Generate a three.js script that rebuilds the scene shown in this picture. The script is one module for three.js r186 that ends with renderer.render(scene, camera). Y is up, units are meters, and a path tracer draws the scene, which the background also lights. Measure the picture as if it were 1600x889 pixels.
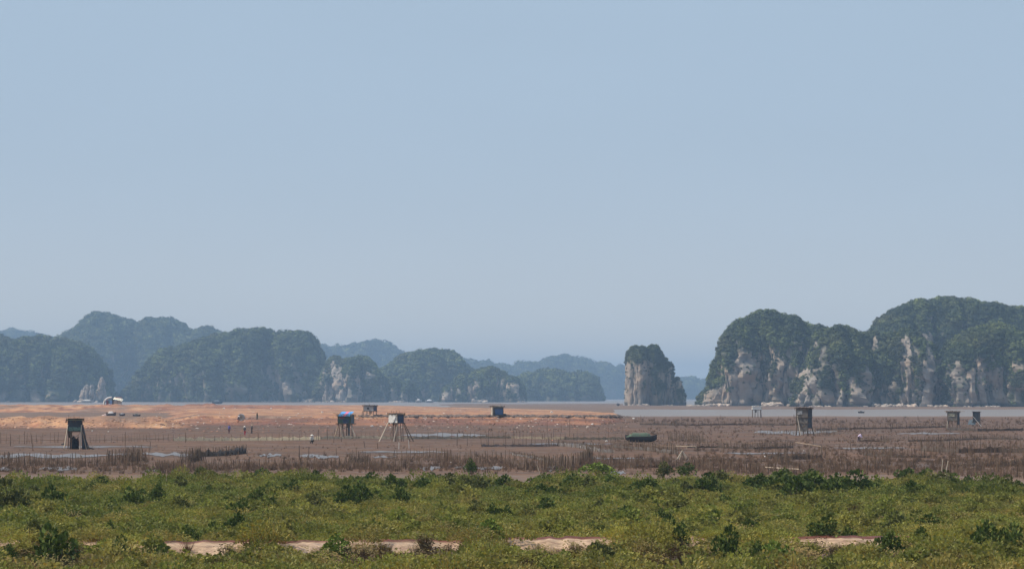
import * as THREE from 'three';
import { MarchingCubes } from 'three/addons/objects/MarchingCubes.js';
import { mergeGeometries, mergeVertices } from 'three/addons/utils/BufferGeometryUtils.js';
import { createNoise2D, createNoise3D } from 'simplex-noise';

// ---------------------------------------------------------------- camera, sky, sun, air, exposure
const F = 4537, YH = 620, CAMH = 8;                 // focal length and horizon row in photograph pixels, eye height in metres
const PITCH = Math.atan((YH - 444.5) / F);
const scene = new THREE.Scene();
const camera = new THREE.PerspectiveCamera(2 * Math.atan(444.5 / F) * 180 / Math.PI, 1024 / 568, 1, 60000);
camera.position.set(0, CAMH, 0);
camera.rotation.x = PITCH;
scene.add(camera);

const renderer = new THREE.WebGLRenderer({ antialias: true });
renderer.toneMapping = THREE.LinearToneMapping;
renderer.toneMappingExposure = 1.0;
renderer.shadowMap.enabled = true;

function mulberry(seed) { return () => { seed |= 0; seed = seed + 0x6d2b79f5 | 0; let t = Math.imul(seed ^ seed >>> 15, 1 | seed); t = t + Math.imul(t ^ t >>> 7, 61 | t) ^ t; return ((t ^ t >>> 14) >>> 0) / 4294967296; }; }
const rnd = mulberry(7), rr = (a, b) => a + (b - a) * rnd();
const n2 = createNoise2D(mulberry(11)), n3 = createNoise3D(mulberry(23));
const fbm2 = (x, y, o = 4) => { let s = 0, a = 0.5, f = 1; for (let i = 0; i < o; i++) { s += a * n2(x * f, y * f); f *= 2.03; a *= 0.5; } return s; };
const fbm3 = (x, y, z, o = 4) => { let s = 0, a = 0.5, f = 1; for (let i = 0; i < o; i++) { s += a * n3(x * f, y * f, z * f); f *= 2.03; a *= 0.5; } return s; };
const SUN = new THREE.Vector3(-0.62, 0.78, -0.03).normalize();
{
  const w = 1024, h = 512, data = new Float32Array(w * h * 4);
  const mix = (a, b, t) => a.map((x, i) => x + (b[i] - x) * t);
  for (let y = 0; y < h; y++) {
    const e = ((y + 0.5) / h - 0.5) * 180;          // degrees above the horizon
    for (let x = 0; x < w; x++) {
      const az = ((x + 0.5) / w - 0.5) * 2 * Math.PI, er = e * Math.PI / 180;
      const c = Math.cos(er) * Math.cos(az) * SUN.x + Math.sin(er) * SUN.y + Math.cos(er) * Math.sin(az) * SUN.z;
      const t = Math.max(0, e);
      let s = mix([1.14, 1.0, 0.75], [0.418, 0.543, 0.683], 1 - Math.exp(-t / 1.75));
      s = mix(s, [0.215, 0.33, 0.53], 1 - Math.exp(-Math.max(0, t - 8) / 40));
      const wisp = 1 + .022 * fbm3(Math.cos(az) * Math.cos(er) * 6, Math.sin(er) * 22, Math.sin(az) * Math.cos(er) * 6, 4);
      s = s.map((q) => q * wisp);
      const glow = 0.55 * Math.pow(Math.max(0, c), 12) + 0.12 * Math.max(0, c - 0.3);
      const i = (y * w + x) * 4;
      data[i] = s[0] + glow; data[i + 1] = s[1] + glow * 0.97; data[i + 2] = s[2] + glow * 0.9; data[i + 3] = 1;
    }
  }
  const sky = new THREE.DataTexture(data, w, h, THREE.RGBAFormat, THREE.FloatType);
  sky.mapping = THREE.EquirectangularReflectionMapping;
  sky.magFilter = THREE.LinearFilter; sky.minFilter = THREE.LinearFilter; sky.wrapS = THREE.RepeatWrapping; sky.needsUpdate = true;
  scene.background = sky; scene.environment = sky;
}
const sun = new THREE.DirectionalLight(new THREE.Color().setRGB(1, 0.90, 0.76), 4.5);
sun.position.copy(SUN).multiplyScalar(900).add(new THREE.Vector3(0, 0, -500));
sun.target.position.set(0, 0, -500);
sun.castShadow = true;
Object.assign(sun.shadow.camera, { left: -600, right: 600, top: 900, bottom: -500, near: 1, far: 4000 });
sun.shadow.mapSize.set(4096, 4096);
scene.add(sun, sun.target);
scene.fog = new THREE.FogExp2(new THREE.Color().setRGB(0.50, 0.72, 1.0), 0.000112);

// ---------------------------------------------------------------- helpers
const clamp = (x, a = 0, b = 1) => Math.min(b, Math.max(a, x));
const sst = (a, b, x) => { const t = clamp((x - a) / (b - a)); return t * t * (3 - 2 * t); };
const lerp = (a, b, t) => a + (b - a) * t;
const mixc = (a, b, t) => [lerp(a[0], b[0], t), lerp(a[1], b[1], t), lerp(a[2], b[2], t)];
const V = (x, y, z) => new THREE.Vector3(x, y, z);
function interp(pts, u) {                           // piecewise linear through [u, value]
  if (u <= pts[0][0]) return pts[0][1];
  for (let i = 1; i < pts.length; i++) if (u <= pts[i][0]) return lerp(pts[i - 1][1], pts[i][1], (u - pts[i - 1][0]) / (pts[i][0] - pts[i - 1][0]));
  return pts[pts.length - 1][1];
}
const dir = (u, v) => { const d = V((u - 800) / F, (444.5 - v) / F, -1).applyAxisAngle(V(1, 0, 0), PITCH); return d.multiplyScalar(-1 / d.z); };
const P = (u, v, d) => dir(u, v).multiplyScalar(d).add(V(0, CAMH, 0));       // the point d metres out along a sight line
const dOf = (v, h = 0) => (CAMH - h) * F / (v - YH);
const uOf = (x, d) => 800 + F * x / d;
function G(u, v) {                                   // where that sight line meets the ground
  let d = dOf(v), lo = 60, hi = 9000;
  const r = dir(u, v);
  for (d = 100; d < 3000; d += 3) if (CAMH + r.y * d < gh(r.x * d, -d)) { hi = d; lo = d - 3; break; }
  for (let i = 0; i < 12; i++) { const m = (lo + hi) / 2; if (CAMH + r.y * m < gh(r.x * m, -m)) hi = m; else lo = m; }
  return V(r.x * hi, gh(r.x * hi, -hi), -hi);
}
const names = {};
function numbered(n) { names[n] = (names[n] ?? -1) + 1; return names[n] ? n + '_' + String(names[n]).padStart(3, '0') : n; }
function tag(o, label, category, group, kind) { o.userData.label = label; if (category) o.userData.category = category; if (group) o.userData.group = group; if (kind) o.userData.kind = kind; return o; }
function shade(o) { o.traverse((m) => { if (m.isMesh) { m.castShadow = true; m.receiveShadow = true; } }); return o; }
function base(name, pos, turn = 0) { const g = new THREE.Group(); g.name = numbered(name); g.position.copy(pos); g.rotation.y = turn; scene.add(g); return g; }
function part(parent, name, geo, mat) { const m = new THREE.Mesh(geo, mat); m.name = name; m.castShadow = m.receiveShadow = true; parent.add(m); return m; }
function top(name, geo, mat, pos) { const m = new THREE.Mesh(geo, mat); m.name = numbered(name); m.castShadow = m.receiveShadow = true; if (pos) m.position.copy(pos); scene.add(m); return m; }
const rgb = (r, g, b) => new THREE.Color().setRGB(r, g, b);
const std = (c, rough = 0.9, extra = {}) => new THREE.MeshStandardMaterial({ color: rgb(...c), roughness: rough, ...extra });
function geoFrom(pos, idx, col) {
  const g = new THREE.BufferGeometry();
  g.setAttribute('position', new THREE.Float32BufferAttribute(pos, 3));
  if (col) g.setAttribute('color', new THREE.Float32BufferAttribute(col, 3));
  if (idx) g.setIndex(idx);
  g.computeVertexNormals();
  return g;
}
const UP = V(0, 1, 0);
function stick(a, b, r0, r1 = r0, sides = 5) {
  const d = b.clone().sub(a), L = d.length(), g = new THREE.CylinderGeometry(r1, r0, L, sides, 1).toNonIndexed();
  g.deleteAttribute('uv');
  g.translate(0, L / 2, 0);
  g.applyQuaternion(new THREE.Quaternion().setFromUnitVectors(UP, d.normalize()));
  return g.translate(a.x, a.y, a.z);
}
const poleGeo = [0, 1, 2].map((k) => {               // a slightly crooked unit pole standing on the origin
  const r = mulberry(90 + k), c = new THREE.CatmullRomCurve3([V(0, -0.12, 0), V((r() - .5) * .03, .3, (r() - .5) * .03), V((r() - .5) * .05, .65, (r() - .5) * .05), V((r() - .5) * .04, 1, (r() - .5) * .04)]);
  const g = new THREE.TubeGeometry(c, 5, 1, 5, false), p = g.attributes.position, q = V();
  const pts = c.getPoints(5);                        // radius 1 in x and z only: scaled per pole
  for (let i = 0; i < p.count; i++) { q.fromBufferAttribute(p, i); const ring = pts[Math.floor(i / 6)]; const off = q.clone().sub(ring); off.y = 0; off.normalize().multiplyScalar(1 - 0.3 * clamp(ring.y)); p.setXYZ(i, off.x, ring.y, off.z); }
  g.deleteAttribute('uv'); g.computeVertexNormals();
  return g;
});
function pole(parent, name, a, b, r, mat) {          // a child pole from a to b
  const m = part(parent, name, poleGeo[Math.floor(rnd() * 3)], mat), d = b.clone().sub(a);
  if (name === 'leg') r *= mat === wood.pale || mat === wood.tan ? 1.9 : 1.5; m.position.copy(a); m.scale.set(r, d.length(), r); m.quaternion.setFromUnitVectors(UP, d.normalize());
  return m;
}
function box(w, h, d, x = 0, y = 0, z = 0) { const g = new THREE.BoxGeometry(w, h, d).toNonIndexed(); g.deleteAttribute('uv'); return g.translate(x, y, z); }
const join = (list) => mergeGeometries(list.map((g) => { const q = g.index ? g.toNonIndexed() : g; for (const k of Object.keys(q.attributes)) if (!['position', 'normal'].includes(k)) q.deleteAttribute(k); return q; }));
function cloth(w, h, nx, ny, f) {                    // a crumpled sheet with thickness: f(s, t) gives the point
  const pos = [], idx = [];
  for (const side of [0, 1]) for (let j = 0; j <= ny; j++) for (let i = 0; i <= nx; i++) { const p = f(i / nx, j / ny); pos.push(p.x, p.y - side * 0.02, p.z - side * 0.02); }
  const N = (nx + 1) * (ny + 1);
  for (const side of [0, 1]) for (let j = 0; j < ny; j++) for (let i = 0; i < nx; i++) {
    const a = side * N + j * (nx + 1) + i, b = a + 1, c = a + nx + 1, d = c + 1;
    side ? idx.push(a, c, b, b, c, d) : idx.push(a, b, c, b, d, c);
  }
  return geoFrom(pos, idx).toNonIndexed();
}

// ---------------------------------------------------------------- ground
const SEA = -0.15;
const backV = [[-700, 632], [240, 632], [600, 633], [700, 636], [800, 638], [900, 641], [960, 645], [985, 650]];
function fillMask(u, d) {                            // height of the dumped earth above the mud
  const wob = 6 * fbm2(u * 0.02, d * 0.004, 3);
  const tipIn = 1 - sst(958, 992, u + wob * 1.5);
  if (tipIn <= 0) return 0;
  const crest = 877 - 8 * fbm2(u * 0.03, 3, 3) + 60 * sst(940, 985, u), foot = crest - lerp(125, 40, sst(900, 985, u));
  const back = 5.8 * F / (interp(backV, u) - YH);
  const slope = 1.35 * sst(foot, crest - 6, d) + 0.85 * sst(crest - 9, crest + 3, d);
  return slope * tipIn * (1 - sst(back - 30, back + 30, d));
}
function dykeAt(x) { return 146.6 + 0.9 * fbm2(x * 0.05, 5, 2) + 3.6 * sst(-2.5, 0.5, x) + .8 * sst(8, 14, x); }
function gh(x, z) {
  const d = -z, u = uOf(x, d);
  if (d < 60) return 0;
  let h = 0.03 * fbm2(x * 0.15, z * 0.05, 3);
  if (d < 300) {                                     // the sandy dyke in the scrub
    const c = dykeAt(x), e = d - c;
    h += 0.62 * (e < 0 ? sst(-3.4, -0.2, e) : 1 - sst(1.9, 2.6, e)) + 0.09 * sst(1.05, 1.25, e) * (1 - sst(1.9, 2.4, e)) + 0.16 * fbm2(x * .35, 2, 3) * sst(-4, -2, e) * (1 - sst(1.9, 2.4, e)) + 0.05 * fbm2(x * 0.6, d * 0.6, 3) * (Math.abs(e) < 4 ? 1 : 0);
    return h + 0.08 * fbm2(x * 0.1, d * 0.1, 2);
  }
  if (d > 680) {
    let f = fillMask(u, d);
    const left = 1 - sst(245, 320, u + 20 * fbm2(d * 0.004, 7, 2));
    const mid = sst(200, 250, u) * (1 - sst(455, 560, u));
    if (left > 0) {
      const b1c = 752 + 8 * fbm2(u * 0.02, 1, 2), e1 = d - b1c;
      const b1 = 2.75 * (e1 < 0 ? sst(-42, -2, e1) : 1 - sst(4, 22, e1)) * (1 + 0.2 * fbm2(u * 0.02, d * 0.012, 3) + 0.05 * fbm2(x * 0.3, d * 0.1, 3));
      const b2c = 1480, e2 = d - b2c;
      const b2 = 3.9 * (e2 < 0 ? sst(-85, -4, e2) : 1 - sst(5, 60, e2)) * (1 + 0.14 * fbm2(u * 0.03, 9 + d * 0.02, 4));
      const bed = -0.7 * sst(760, 790, d);
      f = lerp(f, Math.max(b1, b2, bed), left);
    }
    if (mid > 0) {
      let m = 3.3 * Math.exp(-(((d - 1500) / 70) ** 2)) * (1 + 0.35 * fbm2(u * 0.03, 2, 3));
      for (const [mu, mh, mw] of [[262, 1.0, 14], [322, 1.4, 16], [296, .6, 12], [404, .6, 20], [440, .4, 14]]) m += mh * Math.exp(-(((u - mu) / mw) ** 2) - (((d - 1500) / 40) ** 2));
      f = Math.max(f, m * mid);
    }
    if (f > 0.05) f += (0.16 * fbm2(x * 0.05, z * 0.02, 4) + 0.08 * fbm2(x * 0.25, z * 0.08, 3)) * Math.min(1, f);
    // shores of the estuary
    const wb = 40 * fbm2(u * 0.006, d * 0.002, 3);
    let wet = 0;
    wet = Math.max(wet, sst(950, 975, u + wb * 0.2) * sst(1180, 1230, d + wb) * (1 - sst(1830, 1900, d + wb * 2)));
    wet = Math.max(wet, (1 - sst(640, 720, u + wb)) * sst(1600, 1700, d));
    wet = Math.max(wet, sst(3300, 3500, d + wb * 5));
    wet = Math.max(wet, sst(2650, 2750, d + wb) * sst(960, 1000, u));
    if (f < 0.05) h += -0.8 * wet + 0.1 * (1 - wet);
    h += f;
  }
  return h;
}
const C = {
  mud: [0.155, 0.077, 0.042], wet: [0.102, 0.055, 0.033], pale: [0.215, 0.116, 0.066], scrubSoil: [0.17, 0.115, 0.085],
  orange: [0.44, 0.19, 0.088], buff: [0.49, 0.275, 0.145], red: [0.24, 0.088, 0.05], grey: [0.22, 0.145, 0.10], sand: [0.46, 0.30, 0.188], dune: [0.52, 0.35, 0.225], scarp: [0.15, 0.05, 0.032], green: [0.2, 0.21, 0.14],
};
function gc(x, z, h) {
  const d = -z, u = uOf(x, d);
  if (d < 300) {
    const e = d - dykeAt(x), n = fbm2(x * 0.4, d * 0.4, 4);
    let c = mixc(C.scrubSoil, C.pale, clamp(0.35 + n * 0.9));
    const s = sst(-3.8, -2.2, e + n * 1.6) * (1 - sst(0.95, 1.1, e));
    c = mixc(c, mixc(C.sand, C.dune, clamp(0.4 + n)), s);
    c = mixc(c, C.scarp, sst(0.9, 1.1, e) * (1 - sst(2.1, 2.6, e)));
    c = mixc(c, [0.30, 0.17, 0.115], s * clamp(fbm2(x * .9, d * .9 + 3, 3) * 1.6));
    return c;
  }
  const st = fbm2(x * 0.012, z * 0.02, 4), st2 = fbm2(x * 0.06 + 30, z * 0.11, 4), fine = fbm2(x * 0.5, z * 0.15, 3);
  let c = mixc(C.mud, C.wet, clamp(0.35 + st * 1.1));
  c = mixc(c, C.pale, clamp(st2 * 1.1 - 0.1));
  c = mixc(c, [0.15, 0.105, 0.06], clamp(fine * 0.8));
  c = mixc(c, [0.085, 0.052, 0.034], clamp(fbm2(x * 0.09 + 5, z * 0.2, 4) * 1.5 - .12));
  if (d > 600) {
    const f = h;
    const n = fbm2(x * 0.03, z * 0.012, 4), m = fbm2(x * 0.15, z * 0.05 + 9, 4);
    const band = fbm2(x * 0.012 + 40, z * 0.012, 4);
    let e = mixc(C.orange, C.buff, clamp(0.35 + n * 1.6));
    e = mixc(e, C.red, clamp(m * 1.9 + band * .8 - 0.1));
    e = mixc(e, C.grey, clamp(-n * 1.6 - band - 0.05) * 0.85);
    e = mixc(e, mixc(C.red, [0.33, 0.15, 0.085], clamp(.5 + n)), .75 * sst(215, 250, u) * (1 - sst(430, 540, u)) * sst(1410, 1440, d));
    e = e.map((q) => q * (1 + .5 * fbm2(x * .05 + 70, z * .05, 4)));
    const low = 1 - sst(1.25, 1.75, f);             // the long slope below the crest is redder and greyer
    const leftBank = 1 - sst(250, 330, u);
    const slope = mixc(mixc(C.red, C.mud, clamp(0.55 + m * 1.2)), C.orange, clamp(n * 1.4 + 0.05));
    e = mixc(e, slope, low * (1 - leftBank * sst(0.25, 0.6, f)));
    if (u > 380 && d > 860) e = mixc(e, C.grey, 0.25 * sst(900, 1400, d) * sst(560, 760, u));
    c = mixc(c, e, sst(0.12, 0.42, f + 0.15 * m));
    if (d > 1100 && f < 0.3) c = mixc(c, mixc([0.17, 0.105, 0.07], [0.28, 0.17, 0.10], clamp(0.25 + st)), 0.7);
  }
  return c;
}
{
  const us = [], ds = [];
  for (let u = -900; u < -60; u += 24) us.push(u);
  for (let u = -60; u < 1660; u += 2.6) us.push(u);
  for (let u = 1660; u <= 2500; u += 24) us.push(u);
  for (let d = 90; d < 144; d += 1.5) ds.push(d);
  for (let d = 144; d < 158; d += 0.35) ds.push(d);
  for (let d = 158; d < 330; d += 2) ds.push(d);
  for (let d = 330; d < 700; d += Math.max(2, d * d / 36296 * 0.7)) ds.push(d);
  for (let d = 700; d < 900; d += 2.6) ds.push(d);
  for (let d = 900; d < 1400; d += 7) ds.push(d);
  for (let d = 1400; d < 1560; d += 4) ds.push(d);
  for (let d = 1560; d < 2100; d += 12) ds.push(d);
  for (let d = 2100; d < 11000; d *= 1.03) ds.push(d);
  const pos = [], col = [], uv = [], idx = [], W = us.length;
  ds.forEach((d, j) => us.forEach((u, i) => {
    const x = (u - 800) / F * d, edge = i === 0 || i === W - 1 || j === 0 || j === ds.length - 1;
    const h = gh(x, -d);
    pos.push(x, edge ? -0.9 : h, -d); col.push(...gc(x, -d, h)); uv.push(x / 9, d / 9);
  }));
  for (let j = 0; j < ds.length - 1; j++) for (let i = 0; i < W - 1; i++) { const a = j * W + i, b = a + 1, c = a + W, e = c + 1; idx.push(a, b, c, b, e, c); }
  const g = geoFrom(pos, idx, col);
  g.setAttribute('uv', new THREE.Float32BufferAttribute(uv, 2));
  const N = 512, data = new Uint8Array(N * N * 4), tn = createNoise3D(mulberry(5));
  const per = (x, y, f) => { const a = x / N * 2 * Math.PI, b = y / N * 2 * Math.PI; return tn(Math.cos(a) * f + 7 * Math.cos(b) * f * 0.15, Math.sin(a) * f + Math.sin(b) * f, Math.cos(b) * f); };
  for (let y = 0; y < N; y++) for (let x = 0; x < N; x++) {
    const v = 205 + 26 * per(x, y, 2) + 22 * per(x, y, 7) + 18 * per(x, y, 19) , i = (y * N + x) * 4;
    data[i] = data[i + 1] = data[i + 2] = clamp(v, 90, 255); data[i + 3] = 255;
  }
  const t = new THREE.DataTexture(data, N, N); t.wrapS = t.wrapT = THREE.RepeatWrapping; t.magFilter = THREE.LinearFilter; t.colorSpace = THREE.SRGBColorSpace; t.needsUpdate = true;
  const wd = new Uint8Array(N * N * 4);
  for (let y = 0; y < N; y++) for (let x = 0; x < N; x++) { const v = 225 + 75 * per(x, y, 1.6) + 45 * per(y, x, 4) + 25 * per(x, y, 11), i = (y * N + x) * 4; wd[i] = wd[i + 1] = wd[i + 2] = clamp(v, 135, 255); wd[i + 3] = 255; }
  const wt = new THREE.DataTexture(wd, N, N); wt.wrapS = wt.wrapT = THREE.RepeatWrapping; wt.magFilter = THREE.LinearFilter; wt.repeat.set(9 / 70, 9 / 110); wt.needsUpdate = true;
  const mat = new THREE.MeshPhysicalMaterial({ specularIntensity: 0.4, color: rgb(1.43, 1.49, 1.52), vertexColors: true, roughness: 0.95, roughnessMap: wt, map: t });
  tag(top('ground', g, mat), 'brown tidal mud with orange dumped earth banks and sandy dyke in the scrub', 'ground', null, 'structure');
  tag(top('tidal_flat', new THREE.CircleGeometry(20000, 64).rotateX(-Math.PI / 2).translate(0, -1.2, 0), std([0.17, 0.12, 0.1])), 'brown flat land reaching out all round the mud', 'ground', null, 'structure');
}
// ---------------------------------------------------------------- water
const waterTex = (() => {
  const N = 256, data = new Uint8Array(N * N * 4), tn = createNoise3D(mulberry(15));
  for (let y = 0; y < N; y++) for (let x = 0; x < N; x++) {
    const a = x / N * 2 * Math.PI, b = y / N * 2 * Math.PI; let v = 0;
    for (const [f, k] of [[1.5, .5], [4, .3], [9, .2]]) v += k * tn(Math.cos(a) * f, Math.sin(a) * f + Math.cos(b) * f * 1.3, Math.sin(b) * f * 1.3);
    const i = (y * N + x) * 4; data[i] = data[i + 1] = data[i + 2] = clamp(128 + 110 * v, 0, 255); data[i + 3] = 255;
  }
  const t = new THREE.DataTexture(data, N, N); t.wrapS = t.wrapT = THREE.RepeatWrapping; t.magFilter = THREE.LinearFilter; t.needsUpdate = true; return t;
})();
const waterMat = new THREE.MeshPhysicalMaterial({ color: rgb(0.20, 0.145, 0.10), roughness: 0.32, specularIntensity: 0.42, bumpMap: waterTex, bumpScale: 0.05 });
const poolMat = new THREE.MeshPhysicalMaterial({ color: rgb(0.14, 0.105, 0.08), roughness: 0.3, specularIntensity: 0.42 });
{
  const a = 770, b = 19000, k = 1.4, pos = [], idx = [], uv = [], n = 40;
  for (let j = 0; j <= n; j++) { const d = a * Math.pow(b / a, j / n); for (let i = 0; i <= 20; i++) { const x = (i / 10 - 1) * d * k * 0.5; pos.push(x, SEA, -d); uv.push(x / 14, d / 14); } }
  for (let j = 0; j < n; j++) for (let i = 0; i < 20; i++) { const p = j * 21 + i; idx.push(p, p + 1, p + 21, p + 1, p + 22, p + 21); }
  const g = geoFrom(pos, idx); g.setAttribute('uv', new THREE.Float32BufferAttribute(uv, 2));
  tag(top('sea_water', g, waterMat), 'grey brown water of the estuary between the mud and the hills', 'water', null, 'structure');
}
function pool(u0, u1, v0, v1, seed) {                // a shallow sheet of water left on the mud
  const d0 = dOf(v1), d1 = dOf(v0), pos = [], idx = [], n = 60;
  for (let i = 0; i <= n; i++) {
    const s = i / n, u = lerp(u0, u1, s), w = Math.pow(Math.sin(Math.PI * clamp(s, 0.001, 0.999)), 0.45);
    const m = (d0 + d1) / 2 + (d1 - d0) * 0.25 * n2(s * 3, seed), hw = (d1 - d0) / 2 * w * (0.7 + 0.4 * n2(s * 5, seed + 5));
    for (const e of [-1, 1]) { const d = m + e * Math.max(0.05, hw); pos.push((u - 800) / F * d, 0.055, -d); }
  }
  for (let i = 0; i < n; i++) { const a = i * 2; idx.push(a, a + 2, a + 1, a + 1, a + 2, a + 3); }
  return geoFrom(pos, idx);
}
for (const [u0, u1, v0, v1, text] of [
  [-30, 172, 708, 717, 'long pale pool on the mud in front of the dark hut'], [168, 205, 708, 712, 'short pool at the right end of the long pale pool'], [222, 300, 707, 714, 'shallow pool left of the dark slanted net'], [405, 440, 709, 715, 'small pool right of the dark slanted net'],
  [466, 530, 710, 717, 'pale pool below the hut with the blue roof'], [580, 620, 712, 716, 'thin pool below the white-sheeted hut'], [654, 692, 728, 735, 'broken pool among stakes right below the white-sheeted hut'], [710, 792, 727, 734, 'long thin pool at the edge of the scrub below the blue shack'], [845, 884, 728, 736, 'bright pool beside the dark diagonal net'], [952, 978, 736, 742, 'small pool behind the scrub below the green-covered boat'],
  [60, 122, 729, 736, 'thin pool behind the scrub below the dark hut'], [-20, 32, 730, 736, 'thin pool behind the scrub at the left border'], [225, 250, 732, 737, 'tiny pool behind the scrub left of the dark net'], [1118, 1246, 664, 669, 'pale water strip left of the tower hut'], [1178, 1310, 671, 680, 'grey water around the feet of the tower hut'], [905, 1010, 715, 718, 'thin wet streak on the mud left of the pale tripod'], [1130, 1260, 707, 710, 'thin wet streak on the mud under the tower hut'], [1300, 1420, 699, 702, 'thin wet streak left of the stake fence with tall bays'], [1400, 1500, 676, 679, 'thin wet streak below the grey hut with the pale window'], [560, 700, 705, 708, 'thin wet streak in front of the white-sheeted hut'], [20, 240, 697, 699.5, 'thin wet streak behind the long pale pool'], [820, 960, 693, 695, 'thin wet streak below the tan net fence'],
  [625, 760, 677, 683, 'grey water behind the net fence by the white-sheeted hut'],
]) tag(top('tidal_pool', pool(u0, u1, v0, v1, u0 * 0.37), poolMat), text, 'pool', null, 'structure');

// ---------------------------------------------------------------- hills
const leafMat = (rough = 0.85) => new THREE.MeshStandardMaterial({ color: rgb(1, 1, 1), vertexColors: true, roughness: rough });
const forestMat = leafMat();
function crownGeo(seed, n = 70, leaf = 0.34) {       // a tree crown of unit radius: a dark core under many leaf sprays
  const r = mulberry(seed), pos = [], col = [];
  const lobes = []; for (let i = 0; i < 7; i++) { const a = r() * 6.28, q = 0.25 + r() * 0.42; lobes.push([Math.cos(a) * q, r() * 0.75 - 0.1, Math.sin(a) * q, 0.42 + r() * 0.25]); }
  for (let i = 0; i < n; i++) {
    const L = lobes[Math.floor(r() * 7)], a = r() * 6.28, c = r() * 1.7 - 0.7, s = Math.sqrt(Math.max(0, 1 - c * c));
    const nrm = V(Math.cos(a) * s, c, Math.sin(a) * s), p = V(L[0], L[1], L[2]).addScaledVector(nrm, L[3]);
    const t = V(r() - .5, r() - .5, r() - .5).cross(nrm).normalize(), b = nrm.clone().cross(t).addScaledVector(nrm, (r() - .5) * 0.9).normalize();
    const k = leaf * (0.6 + r() * 0.8), tone = 0.7 + r() * 0.6;
    for (const [x, y] of [[-1, -.6], [1, -.5], [.2, 1], [-1, -.6], [.2, 1], [-.9, .6]]) { const q = p.clone().addScaledVector(t, x * k * .6).addScaledVector(b, y * k * .6); pos.push(q.x, q.y, q.z); col.push(tone, tone, tone * (0.8 + r() * .3)); }
  }
  const core = new THREE.IcosahedronGeometry(0.62, 1), cp = core.attributes.position;
  for (let i = 0; i < cp.count; i++) { pos.push(cp.getX(i), cp.getY(i) * 0.8 + 0.15, cp.getZ(i)); col.push(.7, .7, .6); }
  return geoFrom(pos, null, col);
}
const crowns = [crownGeo(301), crownGeo(302), crownGeo(303)];
const rockMat = new THREE.MeshStandardMaterial({ vertexColors: true, roughness: 0.95, flatShading: true });
const boulderGeo = (() => { const g = new THREE.IcosahedronGeometry(1, 1), p = g.attributes.position; for (let i = 0; i < p.count; i++) { const k = 0.8 + 0.35 * n3(p.getX(i) * 1.7, p.getY(i) * 1.7, p.getZ(i) * 1.7); p.setXYZ(i, p.getX(i) * k, p.getY(i) * k * 0.75, p.getZ(i) * k); } g.computeVertexNormals(); g.deleteAttribute('uv'); return g; })();
const boulderMat = std([0.46, 0.40, 0.34], 0.95);
function scatter(parent, name, geo, mat, list) {     // list of [position, scale vector, turn, colour]
  const m = new THREE.InstancedMesh(geo, mat, list.length), q = new THREE.Quaternion(), M = new THREE.Matrix4();
  list.forEach(([p, s, a, c, tilt], i) => { q.setFromEuler(new THREE.Euler(tilt ? tilt[0] : 0, a, tilt ? tilt[1] : 0)); m.setMatrixAt(i, M.compose(p, q, s)); if (c) m.setColorAt(i, c); });
  m.name = name; m.userData.kind = 'stuff'; m.castShadow = m.receiveShadow = true;
  if (parent) parent.add(m);
  return m;
}
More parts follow.
